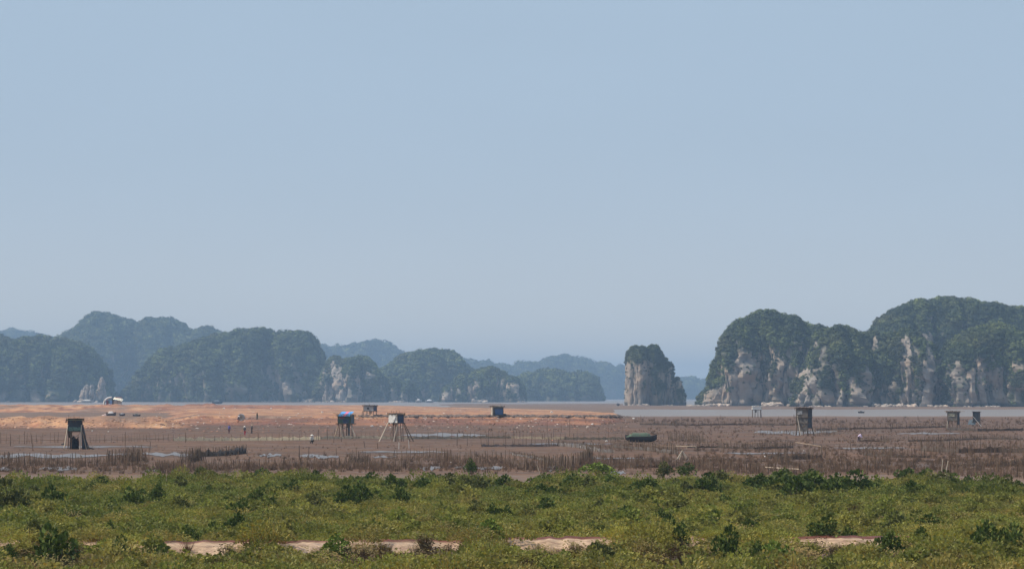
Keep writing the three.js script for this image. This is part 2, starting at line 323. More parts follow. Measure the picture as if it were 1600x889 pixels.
// A karst hill: its ridge runs along the traced skyline, its flanks are steep, fluted and partly wooded.
function hill(name, label, sky, v0, o = {}) {
  const D = o.depth ?? 60, dBase = dOf(v0), d = dBase + D * 0.6, step = d / F * (o.step ?? 1.5), seed = o.seed ?? sky[0][0] * 0.13;
  const curve = new THREE.CatmullRomCurve3(sky.map(([u, v]) => { const p = P(u, v, d); return V(p.x, Math.max(-2, p.y - (o.tree ?? 3) * 1.3), 0); }), false, 'catmullrom', 0.35);
  const n = Math.ceil(curve.getLength() / step), ridge = curve.getSpacedPoints(n);
  const Hmax = Math.max(...ridge.map((p) => p.y)), nf = o.rows ?? Math.ceil(Hmax * 1.25 / step), nb = Math.ceil(nf * 0.4);
  const pos = [], idx = [], W = nf + nb + 1, info = [];
  const ey = o.ey ?? 0.62, ez = o.ez ?? 0.75;
  ridge.forEach((p, i) => {
    const H = Math.max(0, p.y), k = Math.pow(clamp(H / Hmax), 0.6);
    const low = 1 + 0.3 * n2(p.x / (D * 0.9) + seed, seed) + 0.18 * n2(p.x / (D * 0.3) + seed, seed + 4);
    const Df = D * (0.06 + 0.94 * k) * low, zc = -d + D * 0.22 * n2(p.x / (D * 1.2), seed + 8) * k;
    for (let j = 0; j < W; j++) {
      const a = j <= nf ? (j / nf) * Math.PI / 2 : Math.PI / 2 + ((j - nf) / nb) * Math.PI / 2;
      const y = (H + 3) * Math.pow(Math.max(0, Math.sin(a)), ey) - 3, c = Math.cos(a);
      pos.push(p.x, y, zc + Df * Math.sign(c) * Math.pow(Math.abs(c), ez));
      info.push(j <= nf ? j / nf : 1 - (j - nf) / nb);
    }
  });
  for (let i = 0; i < ridge.length - 1; i++) for (let j = 0; j < W - 1; j++) { const a = i * W + j, b = a + W; idx.push(a, b, a + 1, b, b + 1, a + 1); }
  const g0 = geoFrom(pos, idx), nr = g0.attributes.normal, amp = o.amp ?? 1, cliff = o.cliff ?? 0.5, col = [], rockiness = [];
  const S = o.scale ?? 1, spots = (o.rock ?? []).map(([u, v, a, b, s = 1]) => { const p = P(u, v, d); return [p.x, p.y, a * d / F, b * d / F, s]; });
  const out = pos.slice();
  for (let k = 0; k < info.length; k++) {
    const x = pos[k * 3], y = pos[k * 3 + 1], z = pos[k * 3 + 2], t = info[k], nx = nr.getX(k), ny = nr.getY(k), nz = nr.getZ(k);
    const zz = z * 0.22;                             // clefts run up the flank, not round it
    const hold = 1 - 0.6 * sst(0.75, 0.97, t);      // keep the skyline itself
    const big = 1 - 2 * Math.abs(n3(x / (30 * S), y / (130 * S), zz / (30 * S) + seed));
    const fl = 1 - 2 * Math.abs(n3(x / (9 * S), y / (45 * S), zz / (9 * S) + seed));
    const fi = fbm3(x / (4 * S), y / (10 * S), zz / (4 * S), 3), md = fbm3(x / (15 * S), y / (42 * S), zz / (15 * S) + 50, 3);
    const steep = 1 - clamp(ny * 1.15);
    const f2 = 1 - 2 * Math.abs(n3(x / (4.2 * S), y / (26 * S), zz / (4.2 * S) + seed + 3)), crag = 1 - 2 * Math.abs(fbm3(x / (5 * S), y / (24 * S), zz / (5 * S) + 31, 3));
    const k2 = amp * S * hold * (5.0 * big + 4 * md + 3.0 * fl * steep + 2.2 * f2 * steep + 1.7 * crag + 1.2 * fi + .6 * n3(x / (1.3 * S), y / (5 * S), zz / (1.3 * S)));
    out[k * 3] += nx * k2; out[k * 3 + 1] += ny * k2 * 0.6; out[k * 3 + 2] += nz * k2;
    let r = steep * 0.55 - (o.bare ?? 0.80) + cliff * 0.75 + 0.66 * fbm3(x / (7 * S), y / (30 * S), zz / (7 * S) + seed + 20, 4) + 0.2 * fbm3(x / (5 * S), y / (5 * S), zz / (5 * S) + seed + 60, 2) + (o.foot ?? 0) * (1 - sst(.2, .6, t)) + 0.22 * f2 * steep - 0.28 * sst(0.55, 0.95, t);
    for (const [sx, sy, sa, sb, ss] of spots) { const q = ((x - sx) / sa) ** 2 + ((y - sy) / sb) ** 2; if (q < 4) r += ss * 0.62 * Math.exp(-q * 1.3); }
    r = clamp(r * 2.2);
    rockiness.push(r);
    const stain = clamp(0.5 + 1.1 * fbm3(x / (5 * S), y / (60 * S), zz / (5 * S) + 9, 3)), warm = clamp(0.35 + fbm3(x / (25 * S), y / (25 * S), zz / (25 * S) + 77, 2) * 1.2);
    let rock = mixc([0.31, 0.268, 0.226], [0.36, 0.262, 0.182], clamp(warm + (o.warm ?? .1)));
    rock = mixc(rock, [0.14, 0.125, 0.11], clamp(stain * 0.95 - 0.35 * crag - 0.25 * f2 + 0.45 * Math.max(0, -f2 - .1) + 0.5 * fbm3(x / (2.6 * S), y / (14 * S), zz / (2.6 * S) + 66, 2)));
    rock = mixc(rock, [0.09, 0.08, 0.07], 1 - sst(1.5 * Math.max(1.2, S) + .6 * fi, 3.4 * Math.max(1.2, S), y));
    const under = mixc([0.035, 0.05, 0.018], [0.06, 0.07, 0.03], clamp(0.5 + fi));
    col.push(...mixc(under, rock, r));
  }
  const root = new THREE.Group(); root.name = numbered(name); scene.add(root);
  const origin = V(ridge[Math.floor(n / 2)].x, 0, -d);
  root.position.copy(origin);
  tag(root, label, o.category ?? 'hill', null, 'structure');
  for (let k = 0; k < out.length; k += 3) { out[k] -= origin.x; out[k + 2] -= origin.z; }
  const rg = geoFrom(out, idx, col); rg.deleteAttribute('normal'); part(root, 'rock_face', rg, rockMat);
  // woods
  const R = o.tree ?? 3, list = [[], [], []], nearStep = 1;
  const density = (o.density ?? 1.0) / (R * R);
  const A = V(), B = V(), Cc = V();
  for (let i = 0; i < ridge.length - 1; i += nearStep) for (let j = 0; j < W - 1; j++) {
    const k = i * W + j;
    A.fromArray(out, k * 3); B.fromArray(out, (k + W) * 3); Cc.fromArray(out, (k + 1) * 3);
    const area = B.clone().sub(A).cross(Cc.clone().sub(A)).length();
    let want = area * density * (1 - 0.88 * rockiness[k]) * (info[k] < 0.05 ? 0.25 : 1) * (j > nf + nb * 0.55 ? 0.25 : 1);
    if (A.y < 1) want = 0;
    while (rnd() < want) {
      want -= 1;
      const s = R * (rnd() < .2 ? rr(.9, 1.35) : rr(0.45, 1.0)) * (rockiness[k] > 0.5 ? 0.6 : 1), tone = clamp(0.5 + 0.6 * n3((A.x + origin.x) / 30, A.y / 30, A.z / 30) + rr(-.3, .3));
      let c = mixc([0.026, 0.046, 0.015], [0.135, 0.165, 0.042], tone * tone * (rnd() < .3 ? 1.4 : 1));
      c = mixc(c, [0.12, 0.105, 0.05], clamp(0.9 * fbm2((A.x + origin.x) / 90 + 7, A.y / 40, 3) - .05));
      list[Math.floor(rnd() * 3)].push([A.clone().lerp(B, rnd()).add(V(0, s * 0.25, 0)), V(s, s * rr(0.75, 1.15), s), rnd() * 6.28, rgb(...c), [rr(-.25, .25), rr(-.25, .25)]]);
    }
  }
  list.forEach((l, i) => l.length && scatter(root, 'forest_cover', crowns[i], forestMat, l));
  // fallen blocks along the shore
  const bl = [];
  for (const [u, w, h, m] of o.talus ?? []) for (let i = 0; i < m; i++) {
    const s = d / F * h * rr(0.15, 0.6), uu = u + rr(-1, 1) * w;
    const p = P(uu, v0, dBase * 0.995);
    bl.push([V(p.x - origin.x, SEA + s * 0.3, -dBase * rr(0.985, 0.998) - origin.z), V(s * rr(1, 2), s, s * rr(.8, 1.4)), rnd() * 6, rgb(...mixc([.8, .78, .75], [1.1, 1.0, .92], rnd())), [rr(-.4, .4), rr(-.4, .4)]]);
  }
  if (bl.length) scatter(root, 'fallen_block', boulderGeo, boulderMat, bl);
  return root;
}
const LEFT = { cliff: 0.2, tree: 5, scale: 1.7, step: 1.6 };
hill('karst_hill', 'dark wooded hill at the left border behind pale rock spires', [[-120, 628], [-100, 560], [-70, 522], [-30, 515], [0, 524], [12, 531], [30, 531], [50, 527], [80, 527], [110, 533], [130, 541], [145, 556], [157, 580], [165, 602], [175, 622], [179, 629]], 628, { ...LEFT, depth: 110, rock: [[14, 600, 8, 30, .7], [80, 600, 40, 25, .3], [12, 618, 10, 8, 1]], talus: [[14, 6, 5, 12]] });
hill('rock_spire', 'group of pale pointed rocks at the foot of the dark left hill', [[117, 629], [126, 620], [131, 600], [135, 597], [138, 612], [142, 598], [147, 610], [153, 605], [156, 589], [159, 586], [161, 600], [164, 622], [168, 629]], 628.6, { cliff: 1.2, tree: 2.5, density: .5, scale: 0.5, depth: 14, step: .8, amp: .8, rock: [[145, 605, 40, 40, 1]], talus: [[135, 14, 6, 40]], category: 'rock' });
hill('karst_hill', 'low far wooded ridge at the left border', [[-160, 600], [-90, 525], [-40, 516], [0, 518], [14, 516], [32, 519], [55, 521], [75, 527], [95, 531], [120, 545], [150, 600]], 623.8, { ...LEFT, depth: 200, tree: 10, scale: 3.2, density: .9 });
hill('karst_hill', 'tall hill with two rounded summits behind the left hills', [[60, 627], [75, 560], [90, 531], [105, 522], [120, 517], [135, 507], [148, 495], [163, 491], [178, 494], [190, 498], [205, 502], [218, 512], [229, 504], [240, 499], [258, 497], [275, 503], [290, 513], [305, 517], [318, 514], [333, 514], [345, 521], [360, 530], [385, 560], [400, 627]], 625.7, { ...LEFT, depth: 260, tree: 6.5, scale: 2.2, rock: [[220, 582, 10, 8, 1], [230, 575, 8, 5, .8]], density: 1 });
hill('karst_hill', 'broad wooded hill ending in a dark cliff beside the jagged rocks', [[196, 629], [206, 606], [222, 588], [240, 563], [258, 548], [280, 541], [302, 535], [345, 523], [360, 522], [380, 517], [392, 514], [400, 512], [410, 514], [425, 519], [440, 521], [452, 518], [463, 517], [475, 519], [488, 528], [497, 541], [501, 560], [501, 590], [497, 629]], 628, { ...LEFT, cliff: .26, depth: 120, rock: [[440, 590, 12, 26, .9], [455, 605, 12, 10, 1], [470, 575, 8, 20, .5], [425, 575, 5, 15, .5], [335, 590, 10, 12, .5], [480, 612, 14, 10, .9], [270, 600, 40, 12, .35]], talus: [[440, 40, 5, 70], [480, 15, 9, 50]] });
hill('karst_hill', 'jagged dark rock hill right of the broad wooded hill', [[487, 629], [494, 608], [501, 592], [512, 566], [519, 558], [524, 556], [530, 560], [550, 558], [570, 558], [580, 562], [588, 574], [592, 590], [610, 590], [620, 592], [630, 595], [640, 599], [650, 608], [657, 620], [661, 629]], 628.3, { ...LEFT, cliff: .66, depth: 60, scale: 1.1, tree: 2.8, step: 1.2, rock: [[525, 575, 5, 12, 1], [530, 590, 6, 22, .8], [545, 600, 6, 18, .8], [510, 600, 5, 15, .6], [560, 590, 5, 20, .6], [537, 616, 9, 8, .9], [620, 615, 7, 10, .9], [600, 608, 5, 10, .6]], talus: [[520, 25, 4, 30], [620, 20, 4, 30]] });
hill('karst_hill', 'pale far hill with a round top behind the jagged rock hill', [[470, 626], [485, 556], [497, 543], [506, 541], [520, 545], [535, 542], [560, 537], [575, 534], [588, 534], [603, 537], [616, 545], [625, 552], [645, 560], [665, 572], [690, 600], [700, 626]], 624.0, { ...LEFT, depth: 200, tree: 10, scale: 3.2, density: .9 });
hill('karst_hill', 'rounded green hill in the middle of the left range', [[590, 628], [602, 585], [612, 568], [622, 557], [640, 552], [660, 548], [673, 546], [690, 547], [705, 550], [716, 556], [726, 566], [736, 580], [746, 602], [757, 628]], 627.3, { ...LEFT, depth: 130, rock: [[663, 612, 6, 10, .9], [640, 575, 10, 6, .3]], talus: [[668, 14, 5, 22]] });
hill('karst_hill', 'low pale ridge behind the rounded green hill', [[690, 626], [702, 566], [715, 560], [730, 562], [745, 567], [758, 566], [775, 570], [790, 573], [806, 577], [825, 585], [850, 626]], 624.0, { ...LEFT, depth: 180, tree: 10, scale: 3.2, density: .9 });
hill('karst_hill', 'small dark wooded hill with pale rock at its left end', [[694, 629], [698, 605], [703, 602], [707, 600], [711, 598], [716, 588], [726, 583], [735, 586], [741, 582], [748, 577], [757, 574], [769, 573], [780, 579], [786, 580], [791, 590], [797, 588], [803, 589], [808, 596], [812, 606], [816, 629]], 628.3, { ...LEFT, cliff: .55, depth: 55, scale: 1.1, tree: 2.8, step: 1.2, amp: .8, rock: [[704, 615, 6, 16, 1.4], [740, 605, 5, 20, .6], [802, 602, 5, 12, 1.1], [786, 598, 4, 10, .6]], talus: [[750, 10, 8, 30], [815, 8, 5, 12]] });
hill('karst_hill', 'pale blue far hills left of the rock island', [[770, 626], [790, 585], [806, 574], [817, 568], [832, 567], [842, 570], [852, 563], [868, 557], [885, 556], [900, 558], [913, 563], [923, 569], [932, 567], [942, 566], [952, 568], [962, 575], [970, 574], [982, 577], [1000, 588], [1020, 610], [1030, 626]], 623.9, { ...LEFT, depth: 200, tree: 10, scale: 3.2, density: .9 });
hill('karst_hill', 'green hill standing before the pale blue far hills', [[800, 628], [808, 597], [820, 587], [835, 583], [850, 580], [866, 579], [882, 580], [897, 583], [910, 582], [920, 587], [926, 600], [929, 628]], 626.8, { ...LEFT, depth: 110, tree: 6, scale: 2 });
hill('karst_hill', 'small blue far hill right of the rock island', [[1035, 626], [1048, 603], [1062, 595], [1075, 592], [1085, 591], [1096, 592], [1102, 597], [1109, 603], [1118, 599], [1128, 597], [1145, 612], [1150, 626]], 623.8, { ...LEFT, depth: 150, tree: 10, scale: 3.2, density: .9 });
const RIGHT = { amp: 1.1, warm: -.05, bare: .70, foot: .17, cliff: 0.42, tree: 2.5, scale: 0.85, step: 1.5 };
hill('rock_island', 'lone rock island with sheer pale left cliff and bushes on top', [[979.5, 634], [980, 615], [981, 596], [982, 575], [981.5, 557], [984, 547], [988, 542], [993, 540], [999, 542], [1004, 540], [1010, 542], [1014, 540], [1019, 537], [1025, 540], [1030, 544], [1034, 553], [1041, 559], [1047, 566], [1050, 576], [1051.5, 588], [1054, 592], [1057, 588], [1060, 588], [1063, 597], [1066, 611], [1070, 626], [1073, 634]], 633.3, { bare: .66, warm: .28, cliff: .75, tree: 1.7, scale: .62, depth: 24, step: .9, density: .75, ey: .45, amp: .5, rock: [[987, 605, 9, 30, 1.3], [1007, 605, 5, 34, 1], [1000, 580, 8, 20, .6], [1010, 563, 8, 6, .8], [1045, 575, 6, 14, .6], [1058, 600, 6, 14, .6], [1045, 618, 8, 7, .7], [1020, 555, 12, 8, -.8], [1008, 555, 30, 16, -.95], [1002, 600, 4, 22, -.8], [1024, 600, 5, 24, -.9], [1058, 615, 8, 14, -.5], [1035, 570, 12, 16, -.6], [1030, 605, 11, 9, -1.2], [1020, 588, 6, 14, -.7], [1036, 575, 6, 10, -.5], [990, 555, 8, 10, -.5]], talus: [[990, 8, 4, 25], [1005, 8, 5, 20], [1043, 8, 4, 10]], category: 'rock island' });
hill('karst_hill', 'steep wooded hill with pale left cliffs right of the rock island', [[1098, 635], [1107, 615], [1114, 598], [1121, 582], [1123, 566], [1130, 546], [1137, 526], [1147, 510], [1155, 502], [1166, 494], [1180, 488], [1195, 484], [1208, 486], [1222, 490], [1240, 496], [1255, 502], [1270, 507], [1290, 514], [1315, 530], [1340, 560], [1360, 634]], 634.6, { ...RIGHT, cliff: .42, depth: 48, rock: [[1125, 618, 17, 16, 1.3], [1163, 605, 9, 32, 1.5], [1158, 570, 8, 16, 1.1], [1137, 600, 5, 22, .8], [1195, 600, 6, 20, .7], [1148, 615, 5, 14, .9], [1180, 620, 6, 10, .7], [1235, 585, 4, 12, .7], [1215, 520, 30, 20, -.7], [1240, 560, 14, 20, -.3]], talus: [[1120, 16, 8, 60], [1205, 12, 11, 60], [1085, 14, 5, 25], [1245, 14, 6, 30]] });
hill('karst_hill', 'highest wooded hill at the right border behind the cliffs', [[1335, 634], [1352, 545], [1363, 526], [1372, 511], [1381, 499], [1395, 487], [1405, 480], [1416, 474], [1430, 469], [1446, 468], [1463, 467], [1478, 464], [1490, 467], [1505, 467], [1525, 470], [1545, 474], [1565, 474], [1582, 479], [1605, 478], [1640, 480], [1690, 495], [1730, 560], [1750, 634]], 633.2, { ...RIGHT, cliff: .3, depth: 70, rock: [[1432, 488, 6, 6, .8], [1436, 505, 5, 9, .8], [1405, 487, 5, 4, .7], [1560, 500, 30, 30, -.4]] });
hill('karst_hill', 'rugged hill of bare limestone pinnacles and dark bushes', [[1252, 636], [1257, 600], [1263, 575], [1272, 535], [1284, 517], [1300, 513], [1318, 511], [1336, 517], [1346, 522], [1352, 517], [1370, 519], [1384, 519], [1396, 521], [1403, 517], [1420, 514], [1431, 518], [1440, 530], [1452, 540], [1463, 546], [1473, 556], [1482, 580], [1490, 610], [1496, 636]], 635.6, { ...RIGHT, cliff: .46, depth: 42, rock: [[1263, 585, 3.5, 36, 1.3], [1276, 615, 7, 14, .9], [1276, 540, 4, 12, .9], [1345, 535, 4, 18, 1], [1364, 540, 8, 14, 1.3], [1408, 535, 9, 22, 1.3], [1412, 555, 6, 14, .8], [1438, 545, 6, 30, 1.1], [1455, 575, 10, 16, 1.4], [1464, 600, 7, 22, 1.4], [1462, 622, 12, 12, 1.4], [1440, 600, 8, 24, .8], [1405, 600, 5, 24, .6], [1315, 560, 30, 40, -.7], [1370, 590, 28, 24, -.9], [1350, 618, 12, 10, .3]], talus: [[1395, 32, 9, 160], [1460, 16, 7, 50], [1285, 18, 5, 40], [1340, 14, 4, 20]] });
hill('karst_hill', 'wooded hill with pale cliff foot at the right border', [[1480, 636], [1482, 590], [1483, 562], [1487, 545], [1492, 532], [1500, 527], [1512, 519], [1522, 514], [1532, 508], [1548, 505], [1563, 506], [1577, 511], [1588, 522], [1596, 545], [1603, 560], [1625, 552], [1650, 560], [1675, 590], [1690, 636]], 635.8, { ...RIGHT, cliff: .38, depth: 40, rock: [[1488, 540, 4, 10, .8], [1504, 610, 5, 16, 1], [1518, 605, 4, 30, 1], [1532, 590, 8, 10, 1.3], [1548, 595, 6, 26, 1], [1545, 622, 14, 8, 1.2], [1566, 600, 5, 20, .6], [1535, 530, 6, 8, .5], [1560, 550, 20, 25, -.5], [1585, 590, 10, 40, -.5]], talus: [[1545, 14, 5, 50], [1515, 16, 4, 30]] });
// ---------------------------------------------------------------- mangrove scrub
const TOEDGE = [[-400, 742], [0, 742], [60, 744], [110, 740], [150, 734], [190, 740], [215, 744], [250, 734], [290, 732], [330, 736], [400, 735], [450, 732], [520, 738], [580, 740], [640, 742], [680, 743], [730, 738], [780, 740], [820, 744], [860, 737], [930, 731], [960, 738], [1000, 742], [1040, 736], [1075, 734], [1120, 740], [1170, 740], [1200, 734], [1260, 741], [1340, 743], [1390, 740], [1430, 734], [1480, 743], [1540, 748], [1600, 752], [2000, 752]];
const edgeD = (u) => dOf(interp(TOEDGE, u), 1.4);   // how far out the scrub reaches
function leafClump(seed, n, rad, hgt, leaf, twig) {  // a low dome of leaf blades on thin twigs
  const r = mulberry(seed), pos = [], col = [];
  for (let i = 0; i < n; i++) {
    const a = r() * 6.283, q = Math.sqrt(r()) * rad, top = hgt * (1 - 0.55 * (q / rad) ** 2), y = top * (0.25 + 0.75 * Math.pow(r(), 0.5));
    const p = V(Math.cos(a) * q, y, Math.sin(a) * q), k = leaf * (0.6 + r() * 0.8);
    const t = V(Math.cos(a) + r() - .5, 0.1 + r() * 0.8, Math.sin(a) + r() - .5).normalize(), s = V(r() - .5, r() * .6 - .3, r() - .5).cross(t).normalize();
    const tone = 0.74 + r() * 0.54, yel = r() < 0.13 ? 1.22 : 1;
    for (const [x, y2] of [[0, 0], [.5, .5], [0, 1], [0, 0], [0, 1], [-.5, .5]]) { const w = p.clone().addScaledVector(t, y2 * k * 1.35).addScaledVector(s, x * k * 0.95); pos.push(w.x, w.y, w.z); col.push(tone * yel, tone * (0.97 + 0.06 * yel - .03), tone * (yel > 1 ? .7 : 1)); }
  }
  for (let i = 0; i < twig; i++) {
    const a = r() * 6.283, q = r() * rad * 0.8, b = V(Math.cos(a) * q * .4, 0, Math.sin(a) * q * .4), e = V(Math.cos(a) * q, hgt * (0.6 + r() * 0.5), Math.sin(a) * q), w = .012 + r() * .01;
    pos.push(b.x - w, b.y, b.z, b.x + w, b.y, b.z, e.x, e.y, e.z); for (let k = 0; k < 3; k++) col.push(1.5, 1.1, 1.0);
  }
  return geoFrom(pos, null, col);
}
const scrubMat = new THREE.MeshPhysicalMaterial({ color: rgb(1.18, 1.12, 1.05), vertexColors: true, roughness: 0.8, specularIntensity: 0.35, transmission: 0.5, thickness: 0 });
{
  const geos = [leafClump(41, 420, 0.8, 0.70, 0.075, 8), leafClump(42, 400, 0.9, 0.58, 0.08, 10), leafClump(43, 260, 0.65, 0.85, 0.07, 20)];
  const lists = [[], [], []];
  for (let d = 112; d < 300; d += 0.62) {
    const half = d * 0.232;
    const per = 1.35 * 2 * half * 0.62 / 1.15;
    for (let i = 0; i < per; i++) {
      const x = rr(-half, half), dd = d + rr(0, 0.7), u = uOf(x, dd), e = dd - dykeAt(x);
      if (dd > edgeD(u) + 2.5 * fbm2(x * 0.2, dd * 0.1, 2)) continue;
      const patch = fbm2(x * 0.05, dd * 0.035, 3), fine = fbm2(x * 0.22 + 9, dd * 0.22, 3), patch2 = fbm2(x * 0.11 + 50, dd * 0.06, 3), upper = Math.max(sst(185, 215, dd), (1 - sst(380, 640, u)) * sst(150, 162, dd));
      // the dyke shows bare earth in stretches
      const bare = interp([[-300, .3], [0, .5], [20, .5], [60, .5], [150, .42], [255, .5], [265, .95], [375, .95], [385, .15], [440, .1], [452, 1], [560, .95], [575, .55], [600, .9], [725, .95], [735, .1], [790, .15], [805, 1], [948, 1], [960, .1], [1060, .15], [1075, .75], [1098, .7], [1108, .05], [1215, .1], [1228, .95], [1300, .9], [1320, .6], [1395, .85], [1410, .25], [1500, .45], [1560, .1], [2000, .1]], u);
      if (e > -3.9 && e < 2.2 && fine * 0.5 + 0.62 < bare * 1.25 - 0.12) continue;
      if (e < -3.5 && fine * 0.9 + patch * 0.6 < 0.1) continue;
      if (e < -3.5 && dd < 141 && rnd() < .2) continue;
      if (e > 2.2 && e < 3 && rnd() < .4) continue;
      // in front of the bare stretches only low growth stands, so the bank shows
      const clear = Math.max(0.07, 8 - (interp([[255, 241], [380, 245], [440, 242], [730, 241], [790, 238], [960, 238], [1070, 228], [1228, 231], [1400, 231], [1560, 230]], u) + 9 * fbm2(x * .22, 4, 3)) * dd / F), near = e < -1;
      const openBank = bare > .5 + .35 * fbm2(x * .2, 8, 3) && e < -1.2;
      const lump = 0.72 + 0.55 * clamp(0.5 + 1.3 * fine + .6 * patch2) + .35 * upper * clamp(patch2 * 2);
      const k = (near ? rr(0.7, 1.35) : rr(0.7, 1.15)) * lump, tall = near ? rr(0.7, 1.45) : (dd > edgeD(u) - 10 ? rr(.9, 1.7) : rr(0.75, 1.15)), hk = openBank ? Math.min(k * tall, clear / .72) : k * tall;
      let c = mixc([0.262, 0.262, 0.052], [0.200, 0.228, 0.044], clamp(0.5 + patch * 1.6));
      c = mixc(c, [0.25, 0.19, 0.078], clamp(fine * 1.2 - 0.15));
      c = mixc(c, [0.115, 0.15, 0.028], clamp(-fine * 1.1 - 0.1) + .85 * clamp(upper * (patch2 * 2.2 + .15)));
      const b = rr(.8, 1.25);
      lists[rnd() < .25 ? 2 : rnd() < .5 ? 0 : 1].push([V(x, gh(x, -dd) - 0.02, -dd), V(k, hk, k), rnd() * 6.28, rgb(c[0] * b, c[1] * b, c[2] * b)]);
    }
  }
  lists.forEach((l, i) => { const m = scatter(null, 'mangrove_scrub', geos[i], scrubMat, l); m.name = numbered('mangrove_scrub'); scene.add(m); tag(m, ['low olive green mangrove scrub covering the front of the tidal flat', 'low yellowish green scrub mixed through the mangrove cover', 'twiggy brownish green scrub mixed through the mangrove cover'][i], 'scrub', null, 'stuff'); });
}
{
  const list = [[], []];
  for (let i = 0; i < 1500; i++) {
    const d = rnd() < .3 ? rr(126, 146) : rr(152, 272), x = rr(-1, 1) * d * .21, u = uOf(x, d), e = d - dykeAt(x), cl = fbm2(x * .09 + 20, d * .06, 3);
    if (d > edgeD(u) + .5 || (e > -3.5 && e < 3) || cl < -.12 + .2 * rnd()) continue;
    if (d < 147 && interp([[255, 0], [265, 1], [375, 1], [385, 0], [445, 0], [455, 1], [725, 1], [735, 0], [800, 0], [808, 1], [945, 1], [955, 0], [1225, 0], [1235, 1], [1395, 1], [1405, 0]], u) > .5 && d > 134) continue;
    const k = rr(.55, 1.05) * (d < 147 ? .85 : 1), b = rr(.75, 1.25), c = mixc([.17, .20, .04], [.26, .25, .06], rnd());
    list[i % 2].push([V(x, gh(x, -d) - .1, -d), V(k * rr(1, 1.4), k * rr(.75, 1.05), k * rr(1, 1.4)), rnd() * 6.28, rgb(c[0] * b, c[1] * b, c[2] * b)]);
  }
  list.forEach((l, i) => { const m = scatter(null, 'mangrove_scrub', bushCrown(720 + i), scrubMat, l); m.name = numbered('mangrove_scrub'); scene.add(m); tag(m, ['rounded leafy clumps rising from the low mangrove scrub', 'uneven leafy clumps rising from the low mangrove scrub'][i], 'scrub', null, 'stuff'); });
}
{
  const twiggy = (seed) => { const r = mulberry(seed), pos = [], col = []; for (let i = 0; i < 70; i++) { const a = r() * 6.283, q = r() * .5, b = V(Math.cos(a) * q * .35, 0, Math.sin(a) * q * .35), e = V(Math.cos(a) * q * 1.3, .35 + r() * .65, Math.sin(a) * q * 1.3), w = .011 + r() * .012, t = .6 + r() * .8; pos.push(b.x - w, b.y, b.z, b.x + w, b.y, b.z, e.x, e.y, e.z, b.x, b.y, b.z - w, b.x, b.y, b.z + w, e.x, e.y, e.z); for (let k = 0; k < 6; k++) col.push(t, t, t); } for (let i = 0; i < 60; i++) { const a = r() * 6.283, q = r() * .6, p = V(Math.cos(a) * q, .3 + r() * .6, Math.sin(a) * q), k = .04 + r() * .04; pos.push(p.x - k, p.y, p.z, p.x + k, p.y + k * .6, p.z, p.x, p.y + k, p.z + k); for (let m = 0; m < 3; m++) col.push(1.1, 1.15, .55); } return geoFrom(pos, null, col); };
  const list = [];
  for (let i = 0; i < 1500; i++) {
    const d = rnd() < .5 ? rr(128, 147) : rr(150, 285), x = rr(-1, 1) * d * .2, u = uOf(x, d), e = d - dykeAt(x);
    if (d > edgeD(u) - 1 || (e > -1.5 && e < 2.4) || fbm2(x * .12 + 3, d * .12, 2) < (d < 148 ? -.15 : .12)) continue;
    const k = d < 148 ? rr(.5, 1.0) : rr(.6, 1.05);
    list.push([V(x, gh(x, -d), -d), V(k * 1.2, k, k * 1.2), rnd() * 6.28, rgb(...mixc([.20, .13, .08], [.13, .10, .055], rnd()))]);
  }
  const m = scatter(null, 'dry_twigs', twiggy(77), new THREE.MeshStandardMaterial({ vertexColors: true, roughness: .9 }), list); m.name = numbered('dry_twigs'); scene.add(m);
  tag(m, 'dry brown twiggy undergrowth showing between the green scrub', 'undergrowth', null, 'stuff');
}
// the darker bushes that stand out of the scrub, each a thing: [u, foot row, width, height] in photograph pixels
const bushMat = [[0.092, 0.128, 0.022], [0.110, 0.146, 0.026], [0.18, 0.235, 0.038], [0.14, 0.145, 0.04]].map((c) => new THREE.MeshPhysicalMaterial({ color: rgb(...c), vertexColors: true, roughness: 0.75, specularIntensity: 0.4, transmission: 0.2, thickness: 0 }));
const barkMat = std([0.12, 0.085, 0.06]);
function bushCrown(seed) {                           // unit crown: width 2, height about 1.6 from y = 0.15
  const r = mulberry(seed), pos = [], col = [], lobes = [];
  for (let i = 0; i < 9; i++) { const a = r() * 6.28, q = i < 3 ? r() * .3 : .35 + r() * 0.5; lobes.push([Math.cos(a) * q, i < 3 ? .55 + r() * .6 : 0.25 + r() * 0.5, Math.sin(a) * q, 0.24 + r() * 0.2]); }
  for (let i = 0; i < 820; i++) {
    const L = lobes[Math.floor(r() * 9)], a = r() * 6.28, c = r() * 2 - 0.85, cc = clamp(c, -1, 1), s = Math.sqrt(1 - cc * cc), nrm = V(Math.cos(a) * s, cc, Math.sin(a) * s);
    const p = V(L[0], L[1], L[2]).addScaledVector(nrm, L[3] * (0.55 + 0.5 * Math.sqrt(r())));
    const t = nrm.clone().add(V(r() - .5, r() * .6, r() - .5)).normalize(), b = V(r() - .5, r() - .5, r() - .5).cross(t).normalize();
    const k = 0.095 + r() * 0.085, tone = 0.55 + r() * 0.9;
    for (const [x, y] of [[0, 0], [.5, .5], [0, 1], [0, 0], [0, 1], [-.5, .5]]) { const w = p.clone().addScaledVector(t, y * k * 1.3).addScaledVector(b, x * k); pos.push(w.x, w.y, w.z); col.push(tone, tone, tone); }
  }
  return geoFrom(pos, null, col);
}
function bushStem(seed) { const r = mulberry(seed), l = []; for (let i = 0; i < 5; i++) { const a = r() * 6.28, q = .25 + r() * .3; l.push(stick(V(Math.cos(a) * .06, -.1, Math.sin(a) * .06), V(Math.cos(a) * q, .5 + r() * .5, Math.sin(a) * q), .045, .018, 4)); } return join(l); }
